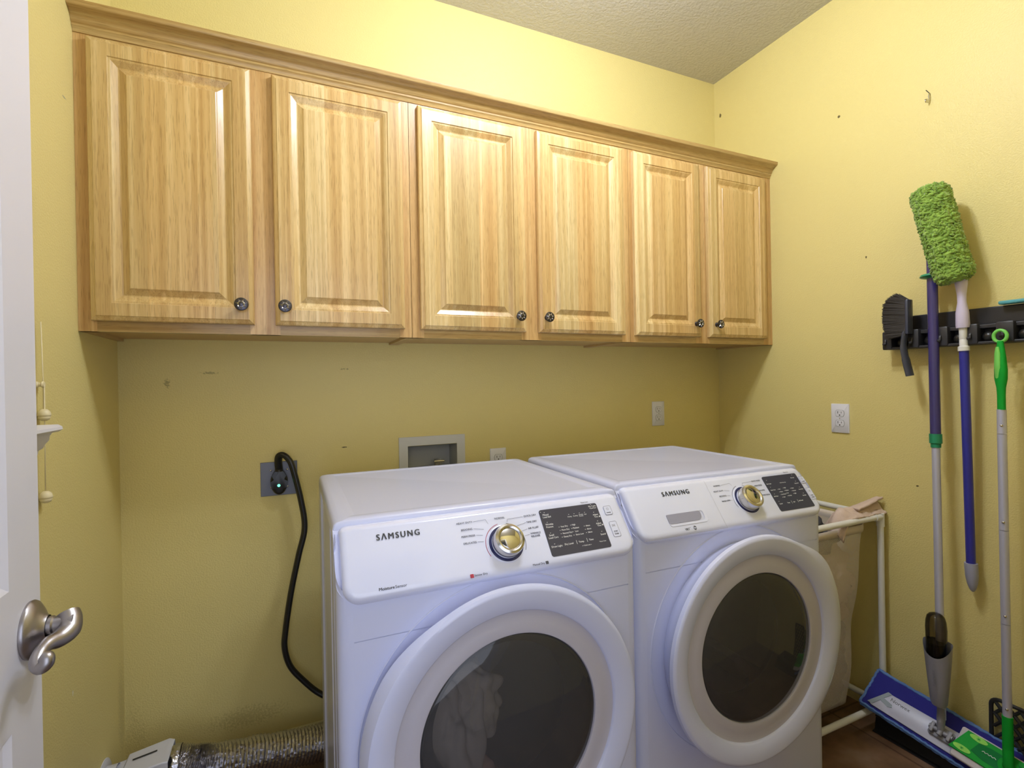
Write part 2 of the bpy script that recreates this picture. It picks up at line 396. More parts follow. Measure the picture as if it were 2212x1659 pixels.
# ------------------------------------------------------------------ room
struct('floor', bx((-.6, -3.6, -.1), (XR+.12, .12, 0)), M_FLOOR)
struct('ceiling', bx((-.6, -3.6, ZC), (XR+.12, .12, ZC+.1)), M_CEIL)
bm = nb()                                     # opening for the washer valve box
box(bm, (-.12, 0, 0), (.884, .12, ZC)); box(bm, (1.074, 0, 0), (XR+.12, .12, ZC)); box(bm, (.884, 0, 0), (1.074, .12, .928)); box(bm, (.884, 0, 1.022), (1.074, .12, ZC))
struct('wall_back', bm, M_BACK)
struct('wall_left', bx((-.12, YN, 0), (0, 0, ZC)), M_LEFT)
struct('wall_right', bx((XR, YN-.12, 0), (XR+.12, 0, ZC)), M_RIGHT)
bm = nb(); box(bm, (-.12, YN-.12, 0), (.085, YN, ZC)); box(bm, (.985, YN-.12, 0), (XR, YN, ZC)); box(bm, (.085, YN-.12, 2.05), (.985, YN, ZC))
struct('wall_front', bm, M_LEFT)
bm = nb()                                     # casing of the doorway
box(bm, (.02, YN, 0), (.085, YN+.015, 2.115), .004); box(bm, (.985, YN, 0), (1.05, YN+.015, 2.115), .004); box(bm, (.085, YN, 2.05), (.985, YN+.015, 2.115), .004)
struct('trim_1', bm, M_DOOR)
bm = nb(); box(bm, (0, -.012, 0), (XR, 0, .082), .003)
struct('baseboard_back', bm, mat('baseboard_paint', srgb(206, 200, 160), .4))

# door leaf, open against the left
def door_leaf():
    y0, y1, xf, xb, zt = -1.79, -.943, .14, .105, 2.03
    bm = nb()
    # front face with raised panels: rows/cols of rectangles
    pan = [(-1.66+.11, y1-.09, z0, z1) for z0, z1 in ((.20, .80), (1.0, 1.90))]
    box(bm, (xb, y0, .01), (xf-.006, y1, zt))
    ys = [y0, y0+.11, y1-.088, y1]; zs = [.01, .20, .812, .997, 1.90, zt]
    for i in range(3):
        for j in range(5):
            if i == 1 and j in (1, 3):
                a, b, c, d = ys[1], ys[2], zs[j], zs[j+1]
                prof = [(0, xf), (.006, xf-.004), (.016, xf-.011), (.032, xf-.012), (.055, xf-.004), (.06, xf-.003)]
                loops = [[bm.verts.new((x, yy, zz)) for yy, zz in ((a+q, c+q), (b-q, c+q), (b-q, d-q), (a+q, d-q))] for q, x in prof]
                for l0, l1 in zip(loops, loops[1:]):
                    for k in range(4): bm.faces.new((l0[k], l0[(k+1) % 4], l1[(k+1) % 4], l1[k]))
                bm.faces.new(loops[-1])
            else:
                bm.faces.new([bm.verts.new((xf, yy, zz)) for yy, zz in ((ys[i], zs[j]), (ys[i+1], zs[j]), (ys[i+1], zs[j+1]), (ys[i], zs[j+1]))])
    for yy in (y0, y1): bm.faces.new([bm.verts.new(p) for p in ((xf-.006, yy, .01), (xf, yy, .01), (xf, yy, zt), (xf-.006, yy, zt))])
    d = struct('door_1', bm, M_DOOR)
    # lever handle
    bm = nb()
    mt = Matrix.Translation((xf, -.978, .924)) @ Matrix.Rotation(PI/2, 4, 'Y') @ Matrix.Diagonal((1.12, 1, 1, 1))
    lathe(bm, [(0, 0), (.035, 0), (.0355, .003), (.034, .006), (.026, .012), (.017, .017), (.0145, .021)], mt, 40)
    obj('handle_rose', bm, M_NICK, d, 'auto')
    bm = nb()
    lathe(bm, [(0, .015), (.0125, .015), (.0125, .026), (.0105, .028), (.0105, .040), (.012, .042), (.012, .05), (0, .052)], Matrix.Translation((xf, -.978, .926)) @ Matrix.Rotation(PI/2, 4, 'Y'), 28)
    p = smooth_path([(.1790, -.968, .934), (.1830, -.974, .927), (.1845, -.984, .917), (.1790, -1.000, .9130), (.1730, -1.015, .9145), (.1700, -1.030, .9110), (.1700, -1.042, .9030), (.1760, -1.049, .8985), (.1825, -1.051, .9030), (.1835, -1.050, .9095), (.1800, -1.048, .9110)], 6)
    n = len(p); tube(bm, p, [(.0145 if i < 12 else max(.0082, .0145-.0075*(i-12)/18)) for i in range(n)], 18, squash=(1, 1))
    obj('lever_handle', bm, M_NICK, d, 'auto')
door_leaf()

# ------------------------------------------------------------------ wall cabinets
YF, ZB, ZT = -.311, 1.4045, 2.154             # face frame plane
def raised_door(w, h):
    """door slab in its own coordinates: x 0..w, z 0..h, front at y=-.02"""
    bm = nb()
    def loop(q, y): return [bm.verts.new(p) for p in ((q, y, q), (w-q, y, q), (w-q, y, h-q), (q, y, h-q))]
    prof = [(0, 0), (0, -.012), (.002, -.015), (.011, -.0185), (.0125, -.020), (.044, -.020), (.0455, -.0175), (.050, -.0170), (.064, -.0095), (.067, -.009), (.0805, -.0155), (.082, -.0175), (.084, -.0185)]
    L = [loop(q, y) for q, y in prof]
    bm.faces.new(L[0][::-1])
    for a, b in zip(L, L[1:]):
        for k in range(4): bm.faces.new((a[k], a[(k+1) % 4], b[(k+1) % 4], b[k]))
    bm.faces.new(L[-1]); return bm

def knob_mesh():
    bm = nb(); R = Matrix.Rotation(PI/2, 4, 'X')   # +Z -> -Y
    lathe(bm, [(.0095, 0), (.008, .004), (.006, .012), (.008, .017), (.0165, .0205), (.0178, .0225), (.0172, .0245), (.0140, .0258), (.0075, .0262), (.0070, .0275), (.0045, .0285), (0, .029)], R, 36)
    for f in bm.faces: f.material_index = 0
    n0 = len(bm.faces)
    # embossed seven-pointed rays round the boss
    for k in range(7):
        a = 2*PI*k/7+.25
        pts = [(.0080, -.36), (.0165, 0), (.0080, .36)]
        v = [bm.verts.new(R @ Vector((r*math.cos(a+d), r*math.sin(a+d), .0266-(.0018 if r > .01 else 0)))) for r, d in pts]
        top = bm.verts.new(R @ Vector((.0105*math.cos(a), .0105*math.sin(a), .0284)))
        for i, j in ((0, 1), (1, 2), (2, 0)): bm.faces.new((v[i], v[j], top)).material_index = 1
    lathe(bm, [(.0080, .0262), (.0080, .0276), (.0068, .0280), (.0062, .0272)], R, 24, 1)
    return bm
M_KNOB = [mat('pewter_knob', srgb(84, 82, 88), .3, 1), mat('bright_pewter', srgb(196, 194, 196), .22, 1)]
knob_me = None
units = [  # x0, x1, doors(x0,x1, knob x), label, door finish
    (0.0, .8365, [(.029, .393, .363), (.446, .8125, .4713)], 'light wood wall cabinet at the left end, touching the left wall'),
    (.8375, 1.6835, [(.863, 1.2335, 1.2018), (1.284, 1.6527, 1.3102)], 'light wood wall cabinet between the left end and right end units'),
    (1.6845, XR, [(1.7015, 2.032, 1.9998), (2.0762, 2.4170, 2.1102)], 'narrower light wood wall cabinet against the right wall')]
dz0, dz1 = 1.431, 2.140
def grp_box(name, lo, hi, m, parent, bev=.0008):
    return obj(name, bx(Vector(lo)-parent.location, Vector(hi)-parent.location), m, parent)
for (x0, x1, drs, lab) in units:
    u = thing('wall_cabinet', lab, 'cabinet', (x0, 0, ZB), 0, 'wall cabinets under the crown moulding')
    bm = nb(); t = .016; O = u.location
    def b2(lo, hi): box(bm, Vector(lo)-O, Vector(hi)-O)
    b2((x0, YF+.02, ZB), (x0+t, -.0005, ZT)); b2((x1-t, YF+.02, ZB), (x1, -.0005, ZT))
    b2((x0+t, YF+.02, ZB+.008), (x1-t, -.0005, ZB+.008+t)); b2((x0+t, YF+.02, ZT-t), (x1-t, -.0005, ZT)); b2((x0+t, -.006, ZB+.024), (x1-t, -.0005, ZT-t))
    obj('carcass', bm, M_CARC, u)
    # face frame: rails (horizontal grain) and stiles
    for za_, zb_ in ((ZB, ZB+.038), (ZT-.04, ZT)):
        bm = nb(); b2((x0+.0002, YF, za_), (x1-.0002, YF+.0195, zb_)); obj('rail', bm, M_WOODH, u)
    mid = (drs[0][1]+drs[1][0])/2
    for a, b in ((x0+.0002, x0+.038), (mid-.038, mid+.038), (x1-.055 if x1 > 2.4 else x1-.038, x1-.0002)):
        grp_box('stile', (a, YF-.0004, ZB), (b, YF+.0195, ZT), M_STILE, u)
    for (a, b, kx) in drs:
        d = obj('cabinet_door', raised_door(b-a, dz1-dz0), M_WOODV, u, bev=0); d.location = Vector((a, YF-.0012, dz0))-O
        if knob_me is None:
            k = obj('knob', knob_mesh(), M_KNOB, d, 'auto'); knob_me = k.data
        else:
            k = bpy.data.objects.new('knob', knob_me); COL.objects.link(k); k.parent = d
        k.location = (kx-a, -.020, 1.4825-dz0)
# crown moulding, one continuous run
bm = nb()
prof = [(-.311, 2.150), (-.3135, 2.150), (-.315, 2.158), (-.320, 2.163), (-.3205, 2.168), (-.324, 2.171), (-.326, 2.178), (-.331, 2.186), (-.340, 2.192), (-.350, 2.195), (-.3525, 2.198), (-.3535, 2.2085), (-.345, 2.2095), (-.311, 2.2095)]
a = [bm.verts.new((.0005, y, z)) for y, z in prof]; b = [bm.verts.new((XR-.0005, y, z)) for y, z in prof]
for i in range(len(prof)): j = (i+1) % len(prof); bm.faces.new((a[i], a[j], b[j], b[i]))
bm.faces.new(a); bm.faces.new(b)
cr = obj('crown_moulding', bm, M_WOODH, None, 'auto'); tag(cr, 'long light wood crown moulding running along the top of the wall cabinets', 'moulding')

# ------------------------------------------------------------------ appliances
P0 = Vector((0, .07, .972)); AL = Vector((0, -.603, -.798)); NN = Vector((0, -.798, .603))
PM = Matrix((( 1, 0, 0, 0), (0, -AL.y, NN.y, P0.y), (0, -AL.z, NN.z, P0.z), (0, 0, 0, 1)))   # panel frame: x=s, y=-t, z=out
def pm(s, t, h=0, rot=0): return PM @ Matrix.Translation((s, -t, h)) @ Matrix.Rotation(rot, 4, 'Z')

def arc_strip(bm, cx, cy, r0, r1, a0, a1, h, mi=0, seg=40):
    A = [[bm.verts.new(PM @ Vector((cx+r*math.cos(a0+(a1-a0)*k/seg), cy+r*math.sin(a0+(a1-a0)*k/seg), h))) for k in range(seg+1)] for r in (r0, r1)]
    for k in range(seg): bm.faces.new((A[0][k], A[0][k+1], A[1][k+1], A[1][k])).material_index = mi
def line_strip(bm, p, q, w, h, mi=0):
    p = Vector(p); q = Vector(q); d = (q-p).normalized(); n = Vector((-d.y, d.x))*w/2
    bm.faces.new([bm.verts.new(PM @ Vector((*v, h))) for v in (p-n, q-n, q+n, p+n)]).material_index = mi

def ring_plate(bm, w, z0, z1, cx, cz, r, y, x0=.03, n=96):
    """front plate x0..w-x0, z0..z1 with a round hole"""
    hx0, hx1 = x0, w-x0; A = []; B = []
    angs = sorted(set([2*PI*k/n for k in range(n)]+[math.atan2(zz-cz, xx-cx) % (2*PI) for xx in (hx0, hx1) for zz in (z0, z1)]))
    for a in angs:
        dx, dz = math.cos(a), math.sin(a); t = 1e9
        if dx > 1e-9: t = min(t, (hx1-cx)/dx)
        if dx < -1e-9: t = min(t, (hx0-cx)/dx)
        if dz > 1e-9: t = min(t, (z1-cz)/dz)
        if dz < -1e-9: t = min(t, (z0-cz)/dz)
        A.append(bm.verts.new((cx+dx*r, y, cz+dz*r))); B.append(bm.verts.new((cx+dx*t, y, cz+dz*t)))
    m = len(angs)
    for i in range(m): j = (i+1) % m; bm.faces.new((A[i], A[j], B[j], B[i]))

def appliance(name, label, loc, rz, w, dep, spec):
    T = thing(name, label, 'appliance', (*loc, 0), rz)
    cx, cz, yd = spec['door']; R = .299
    # wrap-round cabinet sides with pressed ribs
    bm = nb(); pts = []
    for k in range(7): a = PI+PI/2*k/6; pts.append((.03+.03*math.cos(a), .03+.03*math.sin(a)))
    pts = pts[::-1]                                 # from the front edge round to the side
    ys = [.05, .058, .064, .10, .106, .135, .141, .20, .206, .215, .221, .45, .456, .465, .471, .53, .536, .565, .571, .60]
    ins = [0, 0, .004, .004, .009, .009, .004, .004, .008, .008, .003, .003, .008, .008, .004, .004, .009, .009, 0, 0]
    for y, q in zip(ys, ins): pts.append((q, y))
    pts += [(0, dep-.01), (.01, dep)]
    full = pts+[(w-x, y) for x, y in reversed(pts)]
    z0, z1 = .03, .958
    a = [bm.verts.new((x, y, z0)) for x, y in full]; b = [bm.verts.new((x, y, z1)) for x, y in full]
    for i in range(len(full)-1): bm.faces.new((a[i], a[i+1], b[i+1], b[i]))
    bmesh.ops.bisect_plane(bm, geom=bm.verts[:]+bm.edges[:]+bm.faces[:], plane_co=P0-NN*.011, plane_no=NN, clear_outer=True)
    bmesh.ops.bisect_plane(bm, geom=bm.verts[:]+bm.edges[:]+bm.faces[:], plane_co=(0, 0, .7675), plane_no=(0, 0, 1))
    obj('side_panels', bm, M_WHITE, T, 'auto', recalc=True)
    # front panels, split by the seam
    sz = spec['seam']
    bm = nb(); ring_plate(bm, w, .03, .93, cx, cz, .262, 0)
    bmesh.ops.bisect_plane(bm, geom=bm.verts[:]+bm.edges[:]+bm.faces[:], plane_co=(0, 0, sz-.0008), plane_no=(0, 0, 1), clear_outer=True)
    obj('front_panel', bm, M_WHITE, T, recalc=True)
    bm = nb(); ring_plate(bm, w, .03, .93, cx, cz, .262, 0)
    bmesh.ops.bisect_plane(bm, geom=bm.verts[:]+bm.edges[:]+bm.faces[:], plane_co=(0, 0, sz+.0008), plane_no=(0, 0, 1), clear_inner=True)
    bmesh.ops.bisect_plane(bm, geom=bm.verts[:]+bm.edges[:]+bm.faces[:], plane_co=P0-NN*.011, plane_no=NN, clear_outer=True)
    prism(bm, rrect(w-.001, .148, [.032, .032, .004, .004], 5, w/2, -.064), -.026, -.018, PM)
    obj('front_fascia', bm, M_WHITE, T, recalc=True)
    for xa, xb in ((.030, cx-.135), (cx+.135, w-.030)):
        obj('seam_strip', bx((xa, .0012, sz-.004), (xb, .0030, sz+.004)), M_WHITE, T)
    # top cover with sunken centre
    bm = nb()
    lv = [(0, .950, .022), (0, .966, .022), (.0025, .974, .020), (.008, .9785, .016), (.018, .9805, .014), (.038, .9810, .012), (.042, .9796, .010), (.048, .9788, .010)]
    loops = []
    for q, z, r in lv:
        yb, yf = dep-q, .086+(q*.25 if q < .03 else q*1.2-.01)
        pts = rrect(w-2*q, yb-yf, [.004, .004, r, r], 6, w/2, (yb+yf)/2)
        loops.append([bm.verts.new((x, y, z)) for x, y in pts])
    for l0, l1 in zip(loops, loops[1:]):
        n = len(l0)
        for k in range(n): bm.faces.new((l0[k], l0[(k+1) % n], l1[(k+1) % n], l1[k]))
    bm.faces.new(loops[-1]); bm.faces.new(loops[0][::-1])
    obj('top_cover', bm, M_WHITE, T, 'auto')
    # sloping control panel
    bm = nb()
    pw, s0 = w-.020, .010
    t0, t1 = -.0125, .147
    lv = [(0, -.035, 1), (0, -.014, 1), (.0015, -.008, 1), (.0045, -.0038, 1), (.009, -.0012, 1), (.015, 0, 1)]
    loops = []
    for q, h, _ in lv:
        pts = rrect(pw-2*q, (t1-t0)-2*q, [max(.034-q, .004), max(.034-q, .004), max(.018-q*.8, .004), max(.018-q*.8, .004)], 8, s0+pw/2, -(t0+t1)/2)
        hh = lambda y: .0125*max(0, (.016+y)/.0285)**1.6
        loops.append([bm.verts.new(PM @ Vector((x, y, h-hh(y)))) for x, y in pts])
    # face built as rows so that its upper edge can roll back on to the top cover
    last = loops[-1]; n = len(last)
    for l0, l1 in zip(loops, loops[1:]):
        for k in range(n): bm.faces.new((l0[k], l0[(k+1) % n], l1[(k+1) % n], l1[k]))
    xs = sorted({round(-v[1], 5) for v in pts})
    face = bm.faces.new(last); bm.faces.new(loops[0][::-1])
    for tt in (.016, .010, .005, .000):
        pl = PM @ Vector((0, -tt, 0)); bmesh.ops.bisect_plane(bm, geom=[f for f in bm.faces]+bm.edges[:]+bm.verts[:], plane_co=pl, plane_no=AL)
    PI_ = PM.inverted()
    for v in bm.verts:
        lc = PI_ @ v.co
        if lc.z > -.0005 and lc.y > -.016: lc.z = -hh(lc.y); v.co = PM @ lc
    cp = obj('control_panel', bm, M_PANELW, T, 'auto')
    # undersurface strip between lip and fascia
    # ---- dial
    dx, dt, dr = spec['dial']
    bm = nb()
    D = pm(dx, dt)
    lathe(bm, [(0, .0012), (.041, .0012), (.0425, .0004), (.0425, -.001)], D, 56)
    obj('dial_plate', bm, M_PANELW, cp, 'auto')
    bm = nb(); lathe(bm, [(.0335, .0014), (.0395, .0014), (.0395, .0022), (.0335, .0022), (.0335, .0014)], D, 64)
    obj('navy_ring', bm, M_NAVY, cp, 'auto')
    bm = nb()
    lathe(bm, [(.0300, .001), (.0300, .006), (.0335, .008), (.0340, .0245), (.0325, .0295), (.0275, .0320), (.0235, .0305), (.0225, .0290)], D, 56)
    kn = obj('selector_knob', bm, M_CHROME, cp, 'auto')
    bm = nb(); lathe(bm, [(.0226, .0288), (.021, .0296), (0, .0300)], D, 48)
    obj('knob_cap', bm, mat('mirror_cap', (.55, .53, .50), .06, 1), kn, 'auto')
    # ---- smoked screen
    sx0, sx1, st0, st1 = spec['screen']
    bm = nb(); prism(bm, rrect(sx1-sx0, st1-st0, .005, 4, (sx0+sx1)/2, -(st0+st1)/2), -.001, .0009, PM)
    sc = obj('display_panel', bm, M_SCREEN, cp, bev=0)
    bm = nb(); h = .0011
    for s, t, txt, sz_ in spec['swhite']: text_into(bm, txt, pm(s, t, h), sz_, 0, 'LEFT')
    for s, t in spec['dots']: prism(bm, rrect(.0022, .0010, .0003, 2, s, -t), .0009, .0012, PM)
    for (a, b, c, d) in spec['slines']: line_strip(bm, (a, -b), (c, -d), .0009, h)
    obj('display_lettering', bm, M_INKW, sc)
    # ---- buttons (raised outlines)
    bx_, pb, sb = spec['btn']
    for (ta, tb, sym) in (pb+('p',), sb+('s',)):
        bm = nb(); wv = .020
        o_ = rrect(wv, tb-ta, .003, 4, bx_, -(ta+tb)/2)
        prism(bm, o_, -.001, .0008, PM, bev=.0005, seg=1)
        bt = obj('push_button', bm, M_PANELW, cp, 'auto')
        bm = nb()
        out = rrect(wv+.0008, tb-ta+.0008, .0034, 4, bx_, -(ta+tb)/2); inn = rrect(wv-.0004, tb-ta-.0004, .003, 4, bx_, -(ta+tb)/2)
        A = [bm.verts.new(PM @ Vector((*p, .00105))) for p in out]; B = [bm.verts.new(PM @ Vector((*p, .00105))) for p in inn]
        for k in range(len(A)): bm.faces.new((A[k], A[(k+1) % len(A)], B[(k+1) % len(A)], B[k]))
        if sym == 'p':
            cy = -(ta+.0075); arc_strip(bm, bx_, cy, .0025, .0031, PI*.68, PI*2.32, .001, seg=18); line_strip(bm, (bx_, cy+.0004), (bx_, cy+.0038), .0006, .001)
            text_into(bm, 'POWER', pm(bx_, tb-.005, .001), .0034, .0001, 'CENTER')
        else:
            cy = -(ta+.010)
            for q in ((-.004, .0026, .001, 0), (.001, 0, -.004, -.0026), (-.004, -.0026, -.004, .0026), (.0012, -.003, .0012, .003), (.0032, -.003, .0032, .003)):
                line_strip(bm, (bx_+q[0], cy+q[1]), (bx_+q[2], cy+q[3]), .0006, .001)
            text_into(bm, 'START', pm(bx_, tb-.013, .001), .0040, .0001, 'CENTER'); text_into(bm, 'PAUSE', pm(bx_, tb-.0065, .001), .0040, .0001, 'CENTER')
            line_strip(bm, (bx_-.006, -(tb-.0098)), (bx_+.006, -(tb-.0098)), .0003, .001)
        obj('button_marking', bm, M_INK, bt)
    # ---- brand and cycle lettering
    bm = nb(); s, t, ln = spec['logo']
    # drawn letters S, barless A, M, S, U, N, G
    text_into(bm, 'S\u039bMSUNG', pm(s, t, .0003), .0178, .0006, 'LEFT', squeeze=spec.get('lsq', .90), space=1.32)
    obj('brand_lettering', bm, M_LOGO, cp)
    for s, t, txt, al, sz_, bo in spec['ink']:
        bm = nb(); text_into(bm, txt, pm(s, t, .0003), sz_, bo, al); obj('printed_word', bm, M_INK, cp)
    bm = nb()
    for (p, q) in spec['ticks']: line_strip(bm, (p[0], -p[1]), (q[0], -q[1]), .0006, .0003)
    obj('leader_lines', bm, M_INK, cp); bm = nb()
    arc_strip(bm, dx, -dt, .0455, .0465, -.15*PI, .42*PI, .0003)
    obj('dial_arc', bm, M_INK, cp); bm = nb()
    if not spec['red']: arc_strip(bm, dx, -dt, .0455, .0465, .58*PI, 1.12*PI, .0003)
    for sq in spec.get('sq', []): prism(bm, rrect(.0065, .0065, .001, 3, sq[0], -sq[1]), -.0005, .0004, PM)
    obj('panel_marking', bm, M_INK, cp)
    if spec['red']:
        bm = nb(); arc_strip(bm, dx, -dt, .0455, .0466, .56*PI, 1.16*PI, .0003)
        obj('red_arc', bm, M_RED, cp); bm = nb(); s, t = spec['red']; prism(bm, rrect(.0075, .0075, .001, 3, s, -t), -.0005, .0004, PM)
        obj('red_square', bm, M_RED, cp)
    # ---- round door: ring, glass, inner bowl
    hand = spec['hand']                            # side of the grip: +1 right, -1 left
    bm = nb(); seg = 128
    prof = [(R-.034, -.0002), (R-.033, -.006), (R-.012, yd+.026), (R-.001, yd+.014), (R-.0025, yd+.004), (R-.007, yd), (R-.012, yd-.0005), (R-.030, yd+.002), (R-.051, yd+.008), (R-.0545, yd+.0110), (R-.0555, yd+.0150), (R-.062, yd+.0165), (R-.080, yd+.0150), (R-.098, yd+.0125), (R-.1025, yd+.014), (R-.104, yd+.018), (R-.104, yd+.030)]
    def grip(a):
        d = abs((a-(0 if hand > 0 else PI)+PI) % (2*PI)-PI); lim = 1.12
        return max(0, min(1, (lim-d)/.62))
    L = []
    for i, (r, y) in enumerate(prof):
        lp = []
        for k in range(seg):
            a = 2*PI*k/seg; g = grip(a); g = g*g*(3-2*g)
            rr_ = r; yy = y
            if i in (2, 3): rr_ = r+g*spec['wing']; yy = y+g*.018
            if i == 1: rr_ = r+g*spec['wing']*.5
            if i == 4: rr_ = r+g*spec['wing']*.97; yy = y+g*.016
            if i == 5: rr_ = r+g*spec['wing']*.30; yy = y+g*.003
            if i == 6: rr_ = r-g*.003
            lp.append(bm.verts.new((cx+rr_*math.cos(a), yy, cz+rr_*math.sin(a))))
        L.append(lp)
    for i, (l0, l1) in enumerate(zip(L, L[1:])):
        for k in range(seg):
            f = bm.faces.new((l0[k], l0[(k+1) % seg], l1[(k+1) % seg], l1[k])); f.material_index = 0 if i < 10 else 1
    dr_ = obj('door', bm, [M_WHITE, M_RINGIN], T, 'auto')
    RX = Matrix.Translation((cx, yd-.016, cz)) @ Matrix.Rotation(PI/2, 4, 'X')    # z-> -y
    gr = R-.1045
    bm = nb(); lathe(bm, [(gr, -.034), (gr-.004, -.031), (gr*.85, -.0265), (gr*.6, -.0225), (gr*.3, -.0205), (0, -.020)], RX, 96)
    obj('door_glass', bm, M_GLASS, dr_, True)
    bm = nb(); lathe(bm, [(gr+.001, -.0345), (gr-.0035, -.033), (gr-.006, -.040), (gr-.010, -.052), (gr-.034, -.075), (gr-.037, -.105)], RX, 96)
    obj('glass_surround', bm, M_BLACK, dr_, True)
    bm = nb(); lathe(bm, [(R+.0050, .0005), (R+.0062, -.0022), (R+.0078, -.0026), (R+.0092, .0005)], Matrix.Translation((cx, 0, cz)) @ Matrix.Rotation(-PI/2, 4, 'X'), 96)
    obj('door_collar', bm, M_WHITE, T, True)
    # ---- gasket recess and drum
    bm = nb(); lathe(bm, [(.262, yd), (.262, .045+yd-.045), (.258, yd-.015), (.235, yd-.022)], Matrix.Translation((cx, yd, cz)) @ Matrix.Rotation(PI/2, 4, 'X'), 64)
    bm.free()
    bm = nb(); D2 = Matrix.Translation((cx, 0, cz)) @ Matrix.Rotation(-PI/2, 4, 'X')   # z -> +y
    lathe(bm, [(.2625, 0), (.262, .03), (.215, .04), (.205, .06), (.255, .075), (.272, .10), (.272, .50), (.262, .515), (0, .515)], D2, 72)
    dm = obj('drum', bm, M_DRUM, T, 'auto')
    for k in range(3):
        a = spec['vane']+2*PI*k/3; bm = nb()
        c = Vector((cx+.255*math.cos(a), 0, cz+.255*math.sin(a))); d = Vector((-math.cos(a), 0, -math.sin(a))); tt = Vector((-math.sin(a), 0, math.cos(a)))
        rows = []
        for y in (.10, .14, .46, .50):
            h = .012 if y in (.10, .50) else .055
            rows.append([bm.verts.new(c+tt*.035+Vector((0, y, 0))-d*.02), bm.verts.new(c+tt*.012+d*h+Vector((0, y, 0))), bm.verts.new(c-tt*.012+d*h+Vector((0, y, 0))), bm.verts.new(c-tt*.035+Vector((0, y, 0))-d*.02)])
        for l0, l1 in zip(rows, rows[1:]):
            for k2 in range(3): bm.faces.new((l0[k2], l0[k2+1], l1[k2+1], l1[k2]))
        bm.faces.new(rows[0]); bm.faces.new(rows[-1][::-1])
        obj('drum_vane', bm, M_GREYP, dm, bev=.006)
    for x in (.07, w-.07):
        for y in (.08, dep-.08):
            bm = nb(); lathe(bm, [(0, 0), (.022, 0), (.022, .012), (.012, .014), (.012, .032)], Matrix.Translation((x, y, 0)), 16); obj('levelling_foot', bm, M_BLACK, T, 'auto')
    return T, cp

ink = .0003
D_ink = [(.287, .024, 'HEAVY DUTY', 'RIGHT', .0060, 0), (.3515, .0235, 'NORMAL', 'CENTER', .0060, 0), (.284, .0395, 'BEDDING', 'RIGHT', .0060, 0), (.287, .0545, 'PERM PRESS', 'RIGHT', .0060, 0), (.287, .0695, 'DELICATES', 'RIGHT', .0060, 0),
    (.4095, .0270, 'QUICK DRY', 'LEFT', .0060, 0), (.4125, .0420, 'TIME DRY', 'LEFT', .0060, 0), (.4125, .0565, 'AIR FLUFF', 'LEFT', .0060, 0), (.4145, .0690, 'WRINKLE', 'LEFT', .0060, 0), (.4145, .0755, 'RELEASE', 'LEFT', .0060, 0),
    (.0755, .132, 'Moisture', 'LEFT', .0082, .00022), (.1065, .132, 'Sensor', 'LEFT', .0082, -.0001), (.2665, .1375, 'Sensor Dry', 'LEFT', .0062, -.0001), (.4285, .1375, 'Manual Dry', 'RIGHT', .0062, -.0001), (.566, .0125, '*Steam 3 sec', 'LEFT', .0040, 0)]
D_ticks = [((.289, .0240), (.318, .0225)), ((.318, .0225), (.322, .0335)), ((.286, .0395), (.309, .0440)), ((.289, .0545), (.304, .0570)), ((.289, .0695), (.303, .0710)),
    ((.4075, .0275), (.369, .0285)), ((.369, .0285), (.367, .0345)), ((.4105, .0425), (.388, .0465)), ((.4105, .057), (.397, .0600)), ((.4125, .0700), (.400, .0720))]
sx = .451
D_sw = [(sx+.006, .0310, 'Mixed', .0062), (sx+.005, .0365, 'Load Bell', .0056), (sx+.006, .0545, 'Wrinkle', .0060), (sx+.006, .0605, 'Prevent', .0058), (sx+.007, .0800, 'Small', .0060), (sx+.004, .0860, 'Load Care', .0058), (sx+.004, .1065, 'Drum Light', .0060),
    (sx+.038, .1055, 'Dry Level', .0058), (sx+.075, .1050, 'Temp.', .0058), (sx+.103, .1040, 'Time', .0058),
    (sx+.132, .0250, 'My Cycle', .0056), (sx+.133, .0300, '*Cycle Save', .0040), (sx+.136, .0470, 'Adjust', .0056), (sx+.138, .0525, 'Time \u25b2', .0052), (sx+.136, .0690, 'Adjust', .0056), (sx+.138, .0745, 'Time \u25bc', .0052), (sx+.138, .0960, 'Sound', .0056),
    (sx+.068, .0430, 'Drying', .0040), (sx+.083, .0430, 'Cooling', .0040), (sx+.099, .0418, 'Wrinkle', .0036), (sx+.099, .0452, 'Prevent', .0036), (sx+.114, .0425, 'End', .0038),
    (sx+.042, .0640, 'Very Dry', .0050), (sx+.042, .0720, 'More Dry', .0050), (sx+.042, .0800, 'Normal Dry', .0050), (sx+.042, .0880, 'Damp Dry', .0050),
    (sx+.072, .0635, 'High', .0050), (sx+.072, .0715, 'Medium', .0050), (sx+.075, .0795, 'Low', .0050), (sx+.074, .0875, 'Extra Low', .0050),
    (sx+.107, .0705, '60min', .0048), (sx+.107, .0785, '40min', .0048), (sx+.107, .0865, '20min', .0048), (sx+.080, .1150, '\u2192 *Child Lock \u2190', .0036), (sx+.128, .1120, '*Smart Care', .0036)]
D_dots = [(sx+.012, .0250), (sx+.012, .0490), (sx+.012, .0745), (sx+.014, .1005), (sx+.140, .0205), (sx+.141, .0405), (sx+.143, .0630), (sx+.144, .0890), (sx+.003, .023)] + [(sx+.038, .0640+.008*k) for k in range(4)] + [(sx+.069, .0635+.008*k) for k in range(4)] + [(sx+.103, .0705+.008*k) for k in range(3)] + [(sx+.073+.0145*k, .0375) for k in range(4)]
D_lines = [(sx+.070, .1000, sx+.070, .1090), (sx+.098, .0990, sx+.098, .1080)]
